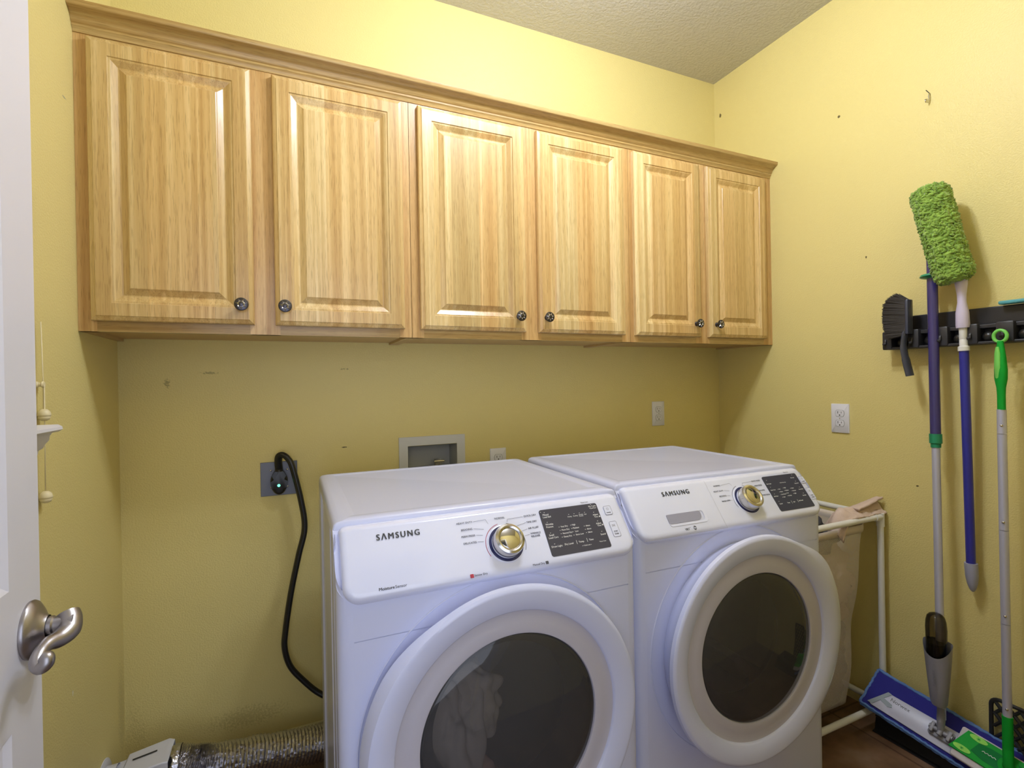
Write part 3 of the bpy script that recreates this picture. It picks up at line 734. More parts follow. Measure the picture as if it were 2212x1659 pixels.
dryer, dcp = appliance('clothes_dryer', 'white front-loading clothes dryer on the left with a silver dial', (.5505, -.905), -.0085, .686, .695, dict(
    door=(.338, .541, -.053), seam=.7715, hand=-1, wing=.008, vane=.35, dial=(.352, .082, .04), screen=(.4505, .607, .018, .128),
    swhite=D_sw, dots=D_dots, slines=D_lines, btn=(.633, (.0295, .0515), (.0695, .107)), logo=(.081, .0305, .082), ink=D_ink, ticks=D_ticks, red=(.2615, .1375), sq=[(.4345, .1372)]))

W_ink = [(.335, .0255, 'NORMAL', 'RIGHT', .0060, 0), (.337, .0420, 'HEAVY DUTY', 'RIGHT', .0060, 0), (.339, .0575, 'BEDDING', 'RIGHT', .0060, 0), (.344, .0725, 'RINSE+SPIN', 'RIGHT', .0060, 0),
    (.4555, .0250, 'QUICK WASH', 'LEFT', .0056, 0), (.4590, .0400, 'PERM PRESS', 'LEFT', .0056, 0), (.4610, .0560, 'DELICATES', 'LEFT', .0056, 0), (.4630, .0710, 'ACTIVE WEAR', 'LEFT', .0056, 0), (.150, .1325, 'VRT', 'LEFT', .0082, .0002), (.1655, .1300, '\u2122', 'LEFT', .0036, 0), (.6, .0095, '*Press 3 sec', 'LEFT', .0040, 0)]
W_ticks = [((.337, .0255), (.372, .0225)), ((.372, .0225), (.376, .030)), ((.339, .042), (.358, .045)), ((.341, .0575), (.352, .059)), ((.346, .0725), (.351, .0735)), ((.4535, .0255), (.419, .0265)), ((.419, .0265), (.417, .0320)), ((.457, .041), (.438, .045))]
wx = .503
W_sw = [(wx+.004, .040, 'Pure Cycle', .0042), (wx+.006, .060, 'Smart Care', .0042), (wx+.005, .0800, 'Self Clean', .0042), (wx+.010, .1040, 'Sound', .0046), (wx+.041, .1040, 'Temp', .0046), (wx+.066, .1040, 'Spin', .0046), (wx+.090, .1030, 'Soil Level', .0046),
    (wx+.112, .030, 'My Cycle', .0040), (wx+.115, .0490, 'Delay End', .0040), (wx+.117, .0690, 'Extra Rinse', .0040), (wx+.118, .0890, 'Eco Soak', .0040),
    (wx+.058, .041, 'Wash  Rinse  Spin', .0034)] + [(wx+.039, .060+.0085*k, t, .0040) for k, t in enumerate(('Hot', 'Warm', 'Eco Warm', 'Cold'))] + [(wx+.062, .058+.0085*k, t, .0040) for k, t in enumerate(('High', 'Medium', 'Low', 'No Spin'))] + [(wx+.090, .062+.0085*k, t, .0040) for k, t in enumerate(('Heavy', 'Normal', 'Light'))]
W_dots = [(wx+.012, .028), (wx+.012, .0505), (wx+.012, .0725), (wx+.013, .096), (wx+.124, .021), (wx+.124, .0420), (wx+.125, .0620), (wx+.126, .0820)] + [(wx+.036, .060+.0085*k) for k in range(4)] + [(wx+.059, .058+.0085*k) for k in range(4)] + [(wx+.087, .062+.0085*k) for k in range(3)]
washer, wcp = appliance('washing_machine', 'white front-loading washing machine on the right with a detergent drawer', (1.261, -.87), -.0235, .686, .66, dict(
    door=(.347, .541, -.075), seam=.7695, hand=1, wing=.036, vane=1.2, dial=(.402, .078, .04), screen=(.503, .645, .016, .126),
    swhite=W_sw, dots=W_dots, slines=[(wx+.060, .099, wx+.060, .108), (wx+.086, .098, wx+.086, .107)], btn=(.6590, (.0290, .0510), (.0680, .105)), logo=(.1265, .0310, .082), ink=W_ink, ticks=W_ticks, red=None, lsq=.94))
# detergent drawer pull: recessed scoop, drawn as framed hollow on the panel
bm = nb()
o1 = rrect(.128, .034, [.008, .012, .008, .004], 5, .174, -.1035); o2 = rrect(.120, .026, [.006, .009, .006, .003], 5, .170, -.1015); o3 = rrect(.108, .016, [.004, .006, .004, .003], 5, .170, -.1020)
A = [[bm.verts.new(PM @ Vector((*p, h))) for p in o] for o, h in ((o1, .0002), (o1, .0012), (o2, .0010))]
for l0, l1 in zip(A, A[1:]):
    n = len(l0)
    for k in range(n): bm.faces.new((l0[k], l0[(k+1) % n], l1[(k+1) % n], l1[k]))
dp = obj('drawer_pull', bm, M_PANELW, wcp, 'auto')
bm = nb()
prism(bm, rrect(.112, .0255, [.004, .016, .006, .003], 6, .1655, -.1005), .0002, .0011, PM)
obj('pull_recess', bm, mat('recess_shade', srgb(150, 150, 168), .45), dp)
bm = nb(); line_strip(bm, (.2865, -.006), (.2865, -.146), .0005, .0003); line_strip(bm, (.0105, -.1455), (.2865, -.1455), .0005, .0003)
obj('drawer_seam', bm, M_CREV, wcp)
bm = nb(); lathe(bm, [(0, .0004), (.0052, .0004), (.0052, -.0002)], pm(.1830, .1315), 24)
hb = obj('round_badge', bm, M_INK, wcp)
bm = nb(); text_into(bm, 'he', pm(.1830, .1315, .0006), .0085, .0003, 'CENTER'); obj('badge_lettering', bm, M_PANELW, hb)

# laundry inside the dryer
def lump(bm, c, s, seed, amp=.25, sub=4, sc=1.0, folds=0):
    r = bmesh.ops.create_icosphere(bm, subdivisions=sub, radius=1)
    for v in r['verts']:
        p = v.co.copy(); q = p*1.3*sc+Vector((seed, seed*2.1, 0))
        d = noise.noise(q)*amp+noise.noise(q*2.3)*amp*.5
        d += (abs(noise.noise(q*1.7+Vector((9, 0, 0))))-.2)*amp*.9
        v.co = Vector([c[i]+p[i]*(1+d)*s[i] for i in range(3)])
def in_drum(name, cs, m, label, cat, seed):
    bm = nb()
    for i, (c, s) in enumerate(cs): lump(bm, c, s, seed+i*3, .38, 5, .9)
    o = obj(name, bm, m, None, True); tag(o, label, cat); return o
ox, oy = .5505+.0, -.905
in_drum('garment', [((ox+.245, oy+.13, .42), (.09, .07, .15)), ((ox+.30, oy+.17, .50), (.085, .06, .10))], M_CLOTH2, 'pale grey garment seen through the dryer glass on the left', 'laundry', 3)
in_drum('garment', [((ox+.285, oy+.13, .335), (.075, .06, .055)), ((ox+.20, oy+.15, .345), (.07, .06, .06))], M_CLOTH3, 'pinkish beige garment at the bottom of the dryer drum', 'laundry', 11)
in_drum('garment', [((ox+.185, oy+.155, .47), (.055, .04, .11))], M_DARKC, 'dark garment tucked at the left behind the dryer glass', 'laundry', 23)

# ------------------------------------------------------------------ back-wall fittings
def duplex(name, label, m, group='duplex outlets on the yellow walls'):
    o = thing(name, label, 'outlet', m.to_translation(), 0, group); o.rotation_euler = m.to_euler()
    bm = nb(); prism(bm, rrect(.070, .1143, .002, 3), 0, .0055, bev=.0025, seg=2); pl = obj('cover_plate', bm, M_PLATE, o, 'auto')
    for sy in (.0195, -.0195):
        bm = nb(); pts = [(x, max(-.0125, min(.0125, y))+sy) for x, y in [(.0172*math.cos(2*PI*k/32), .0172*math.sin(2*PI*k/32)) for k in range(32)]]
        prism(bm, pts, .004, .0068); rc = obj('receptacle', bm, M_PLATE, o, 'auto', bev=.0005)
        bm = nb()
        pts2 = [(x*1.06, (y-sy)*1.06+sy) for x, y in pts]; prism(bm, pts2, .0050, .0057)
        box(bm, (-.0078, sy-.001, .0066), (-.0058, sy+.008, .0071)); box(bm, (.0058, sy+.0, .0066), (.0074, sy+.007, .0071))
        lathe(bm, [(0, .0071), (.0026, .0071), (.0026, .0066)], Matrix.Translation((0, sy-.0068, 0)), 14)
        obj('slots', bm, M_SLOT, rc)
    bm = nb(); lathe(bm, [(0, .0070), (.0022, .0068), (.0026, .005)], None, 14); obj('screw', bm, M_CHROME, o, True)
    return o
RB = Matrix.Rotation(PI/2, 4, 'X')            # local z -> -y, local y -> z
duplex('wall_outlet', 'white duplex outlet high on the back wall, above the washing machine', Matrix.Translation((2.074, -.0002, 1.098)) @ RB)
duplex('wall_outlet', 'white duplex outlet half hidden behind the dryer top, beside the valve box', Matrix.Translation((1.250, -.0002, .934)) @ RB)
RR = Matrix.Rotation(-PI/2, 4, 'Z') @ RB
duplex('wall_outlet', 'white duplex outlet on the right wall left of the broom holder', Matrix.Translation((XR-.0002, -.611, 1.0925)) @ RR)

# dryer outlet plate, plug and cord
T = thing('dryer_outlet', 'square grey metal outlet plate on the back wall left of the dryer', 'outlet', (.4415, 0, .944))
bm = nb(); prism(bm, rrect(.1145, .1145, .001, 2), 0, .003, RB, bev=.001, seg=1); obj('cover_plate', bm, M_STEELP, T)
for sx_, sz_ in ((-1, 1), (1, 1), (-1, -1), (1, -1)):
    bm = nb(); lathe(bm, [(0, .0048), (.003, .0042), (.0034, .003)], Matrix.Translation((sx_*.025, 0, sz_*.029)) @ RB, 12); obj('screw', bm, M_CHROME, T, True)
T = thing('power_cord', 'thick black power cord with plug running from the grey outlet plate to the dryer', 'cord', (.4415, -.004, .944))
o0 = T.location
bm = nb()
pts = []
for k in range(28):
    a = 2*PI*k/28; x = .0265*math.cos(a); z = .045*math.sin(a)+(-.008)
    if z > 0: x *= 1-.30*(z/.037)
    pts.append((x, z+.002))
prism(bm, pts, .0, .034, RB @ Matrix.Identity(4), bev=.010, seg=3)
pg = obj('plug', bm, M_RUBB, T, 'auto')
bm = nb(); lathe(bm, [(0, .0355), (.004, .035), (.0048, .0335)], Matrix.Translation((-.001, 0, -.018)) @ RB, 20); obj('indicator_light', bm, M_LED, pg, True)
cp_ = smooth_path([(.4415, -.020, .975), (.4400, -.030, 1.005), (.4430, -.040, 1.024), (.455, -.048, 1.0285), (.470, -.055, 1.016), (.4835, -.06, .9858), (.5072, -.06, .8747), (.5171, -.06, .7799), (.4968, -.06, .6893), (.4715, -.06, .57), (.4530, -.06, .45), (.4491, -.06, .3891), (.4650, -.06, .3250), (.505, -.063, .268), (.5566, -.07, .214), (.64, -.10, .170), (.72, -.16, .165), (.74, -.205, .165)], 8)
bm = nb(); tube(bm, [p-o0 for p in cp_], .0105, 14, squash=(1.15, .9)); obj('cable', bm, M_RUBB, T, True)

# washer valve box
T = thing('valve_box', 'white recessed washer valve box in the back wall behind the dryer', 'box', (.979, 0, .975))
M_VB = mat('valve_box_plastic', srgb(206, 206, 204), .4)
bm = nb(); o = rrect(.259, .165, .001, 1); i_ = rrect(.193, .098, .001, 1, 0, .0)
lv = [(o, 0), (o, .006), (i_, .0062), (i_, -.0)]
A = [[bm.verts.new(RB @ Vector((*p, h))) for p in s] for s, h in lv]
for l0, l1 in zip(A, A[1:]):
    n = len(l0)
    for k in range(n): bm.faces.new((l0[k], l0[(k+1) % n], l1[(k+1) % n], l1[k]))
obj('box_flange', bm, M_VB, T)
bm = nb(); s1 = rrect(.189, .093, .001, 1); s2 = rrect(.184, .089, .001, 1)
A = [[bm.verts.new(RB @ Vector((*p, h))) for p in s] for s, h in ((s1, .0058), (s2, -.085))]
n = len(A[0])
for k in range(n): bm.faces.new((A[0][k], A[0][(k+1) % n], A[1][(k+1) % n], A[1][k]))
bm.faces.new(A[1]); obj('box_recess', bm, mat('recess_plastic', srgb(170, 170, 166), .5), T)
bm = nb(); tube(bm, [(.03, .05, -.048), (.03, .05, -.015)], .012, 14); tube(bm, [(.03, .05, -.022), (.03, .02, -.022)], .010, 14); tube(bm, [(.010, .018, -.020), (.05, .018, -.020)], .005, 10)
obj('valve', bm, M_CHROME, T, 'auto')

# ------------------------------------------------------------------ vent duct and transition box
T = thing('vent_duct', 'crinkled silver flexible vent duct behind the dryer near the floor', 'duct', (.16, -.2, .2))
o0 = T.location
path = smooth_path([(.157, -.200, .188), (.175, -.200, .186), (.210, -.197, .170), (.250, -.190, .158), (.32, -.175, .142), (.40, -.158, .122), (.48, -.143, .104), (.56, -.132, .088), (.66, -.125, .078), (.76, -.13, .078), (.84, -.15, .09)], 30)
def crink(p, i, a):
    k = .0022*math.cos(i*PI/2)
    return k+noise.noise(p*30)*.0035+noise.noise(p*90)*.0012
bm = nb(); tube(bm, [p-o0 for p in path], .051, 48, cap=False, disp=crink); obj('foil_tube', bm, M_FOIL, T)
bm = nb(); tube(bm, [Vector((x, -.200, .187))-o0 for x in (.157, .164, .171, .178)], [.0535, .0545, .0545, .053], 40, cap=False, disp=lambda p, i, a: noise.noise(p*70)*.003); obj('foil_tape', bm, M_FOIL, T)
T = thing('vent_connector', 'white metal vent connector box fixed low on the left wall', 'duct', (0, -.2, .19))
bm = nb()
def vent_section(x, hw, z0, z1): return [(x, -hw, z0), (x, hw, z0), (x, hw, z1), (x, -hw, z1)]
secs = [(.022, .040, -.055, .026), (.046, .041, -.056, .029), (.0465, .050, -.062, .036), (.142, .054, -.062, .050), (.156, .050, -.058, .046)]
A = [[bm.verts.new(p) for p in vent_section(*s)] for s in secs]
for l0, l1 in zip(A, A[1:]):
    for k in range(4): bm.faces.new((l0[k], l0[(k+1) % 4], l1[(k+1) % 4], l1[k]))
M_VENT = mat('white_painted_steel', srgb(206, 206, 214), .4)
vb = obj('connector_body', bm, M_VENT, T, 'auto', bev=.006)
bm = nb(); prism(bm, rrect(.056, .042, .004, 3, .104, -.002), .0510, .0545, RB); wnd = obj('connector_window', bm, M_FOIL, vb)
bm = nb(); prism(bm, rrect(.058, .0055, .002, 3, .100, .010), .0482, .0488, Matrix.Translation((0,0,-.0175)) @ Matrix.Rotation(-.146, 4, 'Y')); obj('connector_slot', bm, M_SLOT, vb)
bm = nb(); lathe(bm, [(0, .004), (.062, .004), (.066, .0015), (.066, 0)], Matrix.Translation((.0, 0, -.005)) @ Matrix.Rotation(PI/2, 4, 'Y') , 48); lathe(bm, [(.047, .003), (.047, .03)], Matrix.Translation((0, 0, -.006)) @ Matrix.Rotation(PI/2, 4, 'Y'), 40)
obj('wall_flange', bm, M_VENT, T, 'auto')

# ------------------------------------------------------------------ left wall: corner shelf and bead cord
T = thing('wall_shelf', 'small white moulded shelf on the left wall beyond the open door', 'shelf', (0, -.85, 1.196))
bm = nb()
prof = [(0, .0), (.094, 0), (.100, -.004), (.1005, -.009), (.095, -.013), (.086, -.014), (.082, -.020), (.081, -.028), (.076, -.034), (.072, -.042), (.066, -.046), (.065, -.052), (.060, -.060), (.056, -.072), (.056, -.080), (.059, -.085), (.053, -.091), (0, -.094)]
a = [bm.verts.new((x+.0005, -.12, z)) for x, z in prof]; b = [bm.verts.new((x+.0005, .12, z)) for x, z in prof]
for i in range(len(prof)): j = (i+1) % len(prof); bm.faces.new((a[i], a[j], b[j], b[i]))
bm.faces.new(a); bm.faces.new(b); obj('moulded_ledge', bm, M_DOOR, T, 'auto')
T = thing('pull_cord', 'thin pull cord with cream wooden beads hanging on the left wall', 'cord', (0, -.548, 1.27))
o0 = Vector((0, -.548, 1.27))
bm = nb(); lathe(bm, [(0, 0), (.0065, 0), (.0065, .003), (.0042, .005), (.0042, .009), (.007, .011), (.006, .014), (0, .015)], Matrix.Rotation(PI/2, 4, 'Y'), 20); obj('cord_peg', bm, M_BONE, T, 'auto')
def at(px): return Vector(px)-o0
bm = nb()
tube(bm, [at((.010, -.548, 1.40)), at((.012, -.548, 1.27)), at((.012, -.549, 1.21))], .0011, 6); tube(bm, [at((.014, -.549, 1.27)), at((.012, -.548, 1.05))], .0011, 6); obj('string', bm, M_BONE, T, True)
for z in (1.207, 1.037):
    bm = nb(); lathe(bm, [(0, .0125), (.005, .0118), (.0095, .0075), (.0115, .001), (.0113, -.002), (.0104, -.0028), (.0102, -.0038), (.0108, -.0048), (.0082, -.0100), (.004, -.0122), (0, -.0125)], Matrix.Translation(at((.0125, -.548, z))), 24); obj('bead', bm, M_BONE, T, True)

# ------------------------------------------------------------------ right wall: hook and broom holder
T = thing('wall_hook', 'tiny bent metal hook high on the right wall', 'hook', (XR, -.928, 2.19))
bm = nb(); tube(bm, [(-.002, 0, .014), (-.006, 0, .004), (-.004, 0, -.006), (-.010, .001, -.014), (-.018, .002, -.015), (-.020, .002, -.008)], .003, 8, squash=(1.6, .6)); obj('hook_wire', bm, M_CHROME, T, True)
bm = nb(); tube(bm, [(0, .003, .018), (-.012, .006, .026)], .0012, 6); obj('nail', bm, M_GAP, T)

T = thing('broom_holder', 'long black plastic broom holder rail screwed to the right wall', 'rack', (XR, -.80, 1.35))
o0 = T.location
def rb(bm, lo, hi, bev=.002, **k): box(bm, Vector(lo)-o0, Vector(hi)-o0, bev, **k)
bm = nb(); rb(bm, (XR-.014, -1.36, 1.392), (XR-.0005, -.838, 1.463), .003); obj('back_plate', bm, M_BLACK, T)
bm = nb(); rb(bm, (XR-.062, -1.360, 1.348), (XR-.0005, -.803, 1.356), .002); rb(bm, (XR-.022, -1.360, 1.350), (XR-.0005, -.803, 1.408), .002); rb(bm, (XR-.052, -1.36, 1.396), (XR-.02, -.803, 1.408), .002)
obj('clamp_rail', bm, M_BLACK, T)
blocks = [(-.834, -.803), (-.9160, -.883), (-.9970, -.9640), (-1.0730, -1.0440), (-1.1570, -1.1150), (-1.236, -1.195), (-1.315, -1.275)]
for (a, b) in blocks:
    bm = nb(); rb(bm, (XR-.066, a, 1.349), (XR-.005, b, 1.412), .005, seg=2); bl = obj('clamp_block', bm, M_BLACK, T, 'auto')
    bm = nb(); c = Vector((XR-.066, (a+b)/2+.004, 1.375))-o0
    tube(bm, smooth_path([c+Vector((.004, 0, .012)), c+Vector((-.002, 0, .004)), c+Vector((-.004, 0, -.006)), c+Vector((-.009, 0, -.011)), c+Vector((-.011, 0, -.005))], 4), .0028, 8, squash=(1.6, .7)); obj('fold_down_hook', bm, M_BLACK, bl, True)
for y in (-.8585, -.940, -1.0205, -1.0930, -1.176, -1.255):
    bm = nb(); bmesh.ops.create_uvsphere(bm, u_segments=20, v_segments=14, radius=.0145)
    for v in bm.verts: v.co = Vector((v.co.x, v.co.y*1.1, v.co.z*1.15))+Vector((XR-.046, y, 1.370))-o0
    obj('roller_ball', bm, M_RUBB, T, True)
tl = thing('scrub_pad_holder', 'teal plastic strip lying on top of the black broom holder', 'holder', (XR-.030, -1.112, 1.4635))
bm = nb(); box(bm, (-.012, -.16, 0), (.018, 0, .011), .004, 3); obj('teal_bar', bm, M_TEALP, tl, 'auto')

# hand brush (leftmost slot)
T = thing('hand_brush', 'black counter brush with dark bristles hanging at the left end of the broom holder', 'brush', (2.37, -.875, 1.26))
o0 = T.location
M_HANDLE = mat('slate_plastic', srgb(62, 66, 84), .35)
bm = nb(); p = smooth_path([(2.383, -.898, 1.255), (2.380, -.890, 1.300), (2.376, -.884, 1.350), (2.378, -.888, 1.400), (2.382, -.897, 1.45), (2.384, -.900, 1.508)], 5)
n = len(p); rad = [.0165]*7+[.0145]*4+[.0125]*5+[.008]*(n-16)
tube(bm, [q-o0 for q in p], rad[:n], 12, squash=(1.15, .55)); obj('brush_handle', bm, M_HANDLE, T, 'auto')
bm = nb(); box(bm, Vector((2.3660, -.9030, 1.395))-o0, Vector((2.398, -.8930, 1.512))-o0, .004, 2); obj('bristle_block', bm, M_HANDLE, T, 'auto')
bm = nb(); rnd = random.Random(3)
for i in range(3600):
    t = rnd.random(); z = 1.392+t*.120; x = 2.368+rnd.random()*.030
    L = .060+.010*math.sin(t*3)-.0*t; y1 = -.8945+L
    top = max(0, (t-.8)/.2); ztip = z+.012*t+.010*(t-.5)+rnd.uniform(-.004, .004)+top*.006
    y1 -= top*top*.030; y1 += rnd.uniform(-.004, .004)
    b = Vector((x, -.8935, z))-o0; e = Vector((x+rnd.uniform(-.004, .004), y1, ztip))-o0
    w_ = .0013; d1 = Vector((w_, 0, 0)); d2 = Vector((0, 0, w_))
    v = [bm.verts.new(b+d1), bm.verts.new(b-d1*.5+d2), bm.verts.new(b-d1*.5-d2)]; tp = [bm.verts.new(e+q*.5) for q in (d1, -d1*.5+d2, -d1*.5-d2)]
    for k in range(3): bm.faces.new((v[k], v[(k+1) % 3], tp[(k+1) % 3], tp[k]))
    bm.faces.new(tp)
obj('bristles', bm, M_BRIST, T)

# ---- lathe along a line in the world
def stack(T, name, p0, p1, prof, m, parent=None, seg=24, sm='auto', squash=None):
    """prof: (fraction along p0->p1, radius)"""
    p0 = Vector(p0); p1 = Vector(p1); L = (p1-p0).length; o0 = T.location
    bm = nb(); mt = Matrix.Translation(p0-o0) @ frame_z(p1-p0)
    if squash: mt = mt @ Matrix.Diagonal((squash[0], squash[1], 1, 1))
    lathe(bm, [(0, prof[0][0]*L)]+[(r, t*L) for t, r in prof]+[(0, prof[-1][0]*L)], mt, seg)
    return obj(name, bm, m, parent or T, sm)

# ---- pole A: spray mop with blue pad
A0, A1 = Vector((2.408, -.953, 1.69)), Vector((2.352, -.988, .150))      # top, joint
def PA(z): t = (A0.z-z)/(A0.z-A1.z); return A0.lerp(A1, t)
T = thing('spray_mop', 'tall spray mop with indigo and silver pole and a wide blue microfibre pad', 'mop', A1)
stack(T, 'upper_pole', PA(1.70), PA(1.058), [(0, .0145), (1, .0145)], M_BLUE1)
stack(T, 'guard_disc', PA(1.588), PA(1.572), [(0, .0165), (.2, .030), (.6, .033), (.75, .030), (1, .016)], M_TEAL)
stack(T, 'twist_collar', PA(1.066), PA(1.022), [(0, .017), (.68, .017), (.72, .014), (1, .0135)], M_TEAL)
stack(T, 'lower_pole', PA(1.03), PA(.165), [(0, .0112), (1, .0112)], M_ALU)
# bottle holder: tapered cup in front of the pole
o0 = T.location; ha = PA(.30)
bm = nb(); rings = []
cz_ = [(.215, .018, .016), (.225, .022, .020), (.30, .029, .027), (.36, .034, .032), (.41, .0375, .0345)]
for z, rx, ry in cz_:
    c = PA(z)+Vector((-.022, -.004, 0)); ring = []
    for k in range(32):
        a = 2*PI*k/32; zz = z
        if z > .40:                                     # scooped rim, low in front (toward -x)
            zz = z-.040*max(0, math.cos(a-PI*1.05))**1.2
        ring.append(bm.verts.new(c+Vector((ry*math.cos(a), rx*math.sin(a), zz-c.z))-o0))
    rings.append(ring)
inner = []
for z, rx, ry in ((.405, .035, .032), (.36, .0315, .0295), (.25, .020, .018)):
    c = PA(z)+Vector((-.022, -.004, 0)); ring = []
    for k in range(32):
        a = 2*PI*k/32; zz = z-(.040*max(0, math.cos(a-PI*1.05))**1.2 if z > .40 else 0)
        ring.append(bm.verts.new(c+Vector((ry*math.cos(a), rx*math.sin(a), zz-c.z))-o0))
    inner.append(ring)
allr = rings+inner
for l0, l1 in zip(allr, allr[1:]):
    for k in range(32): bm.faces.new((l0[k], l0[(k+1) % 32], l1[(k+1) % 32], l1[k]))
bm.faces.new(rings[0][::-1]); bm.faces.new(inner[-1])
bh = obj('bottle_holder', bm, M_GREYP, T, 'auto')
bm = nb(); c = PA(.30)+Vector((-.022, -.004, 0))
tm = Matrix.Translation(c+Vector((-.0318, -.003, .008))-o0) @ Matrix.Rotation(-.075, 4, 'Y') @ Matrix.Rotation(-PI/2, 4, 'Z') @ Matrix.Rotation(PI/2, 4, 'X') @ Matrix.Rotation(PI/2+.05, 4, 'Z')
text_into(bm, 'Norwex', tm, .015, 0, 'CENTER'); obj('embossed_lettering', bm, mat('embossed_grey', srgb(128, 128, 142), .4), bh)
bt0 = PA(.26)+Vector((-.024, -.003, 0)); bt1 = PA(.50)+Vector((-.022, .000, 0))
bt = stack(T, 'spray_bottle', bt0, bt1, [(0, .015), (.1, .018), (.5, .0275), (.80, .0290), (.90, .0270), (.955, .0235), (.985, .017), (1, .008)], M_BOTTLE, squash=(.95, 1.08))
stack(T, 'bottle_liquid', bt0.lerp(bt1, .04), bt0.lerp(bt1, .62), [(0, .013), (.15, .016), (.85, .0255), (1, .0260)], mk_glass('dark_liquid', (.12, .10, .08), .1), bt, squash=(.85, 1.05))
# pad and board, tilted against the hamper post
Q0 = Vector((2.395, -.776, .201)); E1 = Vector((.1135, -.9768, -.1816)).normalized(); N1 = Vector((-.6607, -.2107, .7205)).normalized(); E2 = N1.cross(E1)
QM = Matrix((( E1.x, E2.x, N1.x, Q0.x), (E1.y, E2.y, N1.y, Q0.y), (E1.z, E2.z, N1.z, Q0.z), (0, 0, 0, 1)))
def q(T, a, b, h=0): return Matrix.Translation(-T.location) @ QM @ Matrix.Translation((a, b, h))
bm = nb(); prism(bm, rrect(.475, .128, .006, 3, .2385, -.066), -.012, -.001, q(T, 0, 0), bev=.003); pad = obj('microfibre_pad', bm, mat('royal_blue_fabric', srgb(34, 34, 132), .85, bump=(700, .3, .0008, 2)), T, 'auto')
# fringe edging of light blue looped yarn round the pad
bm = nb(); rnd = random.Random(5)
per = [(x/100*.475, .0) for x in range(101)]; edges = [((0, .0), (.475, .0)), ((0, -.132), (.475, -.132)), ((0, .0), (0, -.132))]
def jig(p): return p+Vector((rnd.uniform(-.0015, .0015), rnd.uniform(-.0015, .0015), rnd.uniform(-.0015, .0015)))
Q = q(T, 0, 0)
for (e0, e1) in edges:
    n = 60 if e0[0] != e1[0] else 18
    for row in range(2):
        pts = [jig(Q @ Vector((e0[0]+(e1[0]-e0[0])*k/n, e0[1]+(e1[1]-e0[1])*k/n+(row*.004 if e0[1] == 0 and e1[1] == 0 else -row*.003), -.003-row*.006))) for k in range(n+1)]
        tube(bm, pts, .0042, 8)
obj('yarn_edging', bm, mat('light_blue_yarn', srgb(96, 132, 196), .9, bump=(500, .6, .002, 2)), pad, True)
bm = nb(); prism(bm, [(.020, -.115), (.058, -.056), (.440, -.040), (.440, -.118), (.030, -.122)], .0, .006, Q, bev=.0015, seg=2)
M_BOARD = mat('pale_grey_board', srgb(190, 192, 214), .35)
bd = obj('mop_board', bm, M_BOARD, T, 'auto')
bm = nb(); prism(bm, [(.018, -.119), (.056, -.054), (.068, -.0555), (.053, -.080), (.080, -.086), (.083, -.094), (.072, -.100), (.047, -.092), (.033, -.118)], .0058, .0075, Q)
obj('end_cap', bm, mat('grey_green_plastic', srgb(112, 124, 132), .4), bd)
bm = nb(); text_into(bm, 'Norwex', Q @ Matrix.Translation((.070, -.0715, .0064)), .0165, 0, 'LEFT'); obj('board_lettering', bm, M_INK, bd)
# swivel joint
bm = nb(); c = Q @ Vector((.215, -.080, .006)); Ro = Q.to_3x3().to_4x4()
lm = Matrix.Translation(c) @ Ro
prism(bm, rrect(.062, .040, .008, 4), 0, .010, lm, bev=.003)
for sx_ in (-.022, .022): box(bm, (sx_-.005, -.016, .006), (sx_+.005, .016, .026), .003, mtx=lm)
tube(bm, [lm @ Vector((-.030, 0, .018)), lm @ Vector((.030, 0, .018))], .007, 14)
tube(bm, [lm @ Vector((0, -.014, .024)), lm @ Vector((0, .014, .024))], .007, 14)
jt = PA(.20)-o0
tube(bm, [lm @ Vector((0, 0, .018)), (lm @ Vector((0, 0, .022))).lerp(jt, .5), jt], [.010, .0135, .0135], 16, squash=(1, .8))
obj('swivel_joint', bm, M_GREYP, T, 'auto')

# ---- duster (pole B)
T = thing('extension_duster', 'green fluffy duster on a blue extension pole clamped in the broom holder', 'duster', (2.40, -1.0395, 1.34))
B1 = Vector((2.425, -1.037, .66)); B0 = Vector((2.400, -1.0385, 1.3383))
stack(T, 'blue_pole', B0, B1, [(0, .0122), (1, .0122)], M_BLUE2)
stack(T, 'pole_end_cap', B1+Vector((0, 0, .004)), Vector((2.427, -1.040, .574)), [(0, .0165), (.1, .0170), (.45, .0165), (.7, .0135), (.9, .0085), (.97, .005), (1, .002)], mat('lavender_grey_cap', srgb(158, 160, 182), .4))
stack(T, 'white_coupling', (2.399, -1.0375, 1.402), (2.400, -1.0385, 1.330), [(0, .0105), (.48, .0105), (.5, .0098), (.52, .0105), (.78, .0105), (.82, .0145), (1, .0145)], M_PVC)
stack(T, 'grip', (2.392, -1.0375, 1.560), (2.399, -1.0375, 1.402), [(0, .0165), (.15, .0155), (.35, .0115), (.5, .0112), (.7, .0165), (.95, .0175), (1, .0165)], M_LAV)
# chenille head along a curve
o0 = T.location
hp = smooth_path([(2.386, -1.030, 1.545), (2.376, -1.020, 1.60), (2.366, -1.005, 1.68), (2.360, -.990, 1.76), (2.358, -.978, 1.82), (2.358, -.972, 1.857)], 18)
n = len(hp)
def hr(i):
    t = i/(n-1); r = .0455+.001*math.sin(t*3)
    if t < .10: r *= math.sqrt(max(.0, 1-((.10-t)/.10)**2))*.75+.25
    if t > .86: r *= math.sqrt(max(.0, 1-((t-.86)/.14)**2))*.82+.18
    return r
def fz(p, i, a):
    d = noise.voronoi(p*92)[0]; k = .0075*(.75-d[0])*1.4
    return k+noise.noise(p*40)*.0045+noise.noise(p*220)*.0012
bm = nb(); hp2 = smooth_path(hp, 2)
m_ = len(hp2); tube(bm, [x-o0 for x in hp2], [hr(i/(m_-1)*(n-1)) for i in range(m_)], 110, disp=lambda p, i, a: fz(p+o0, i, a))
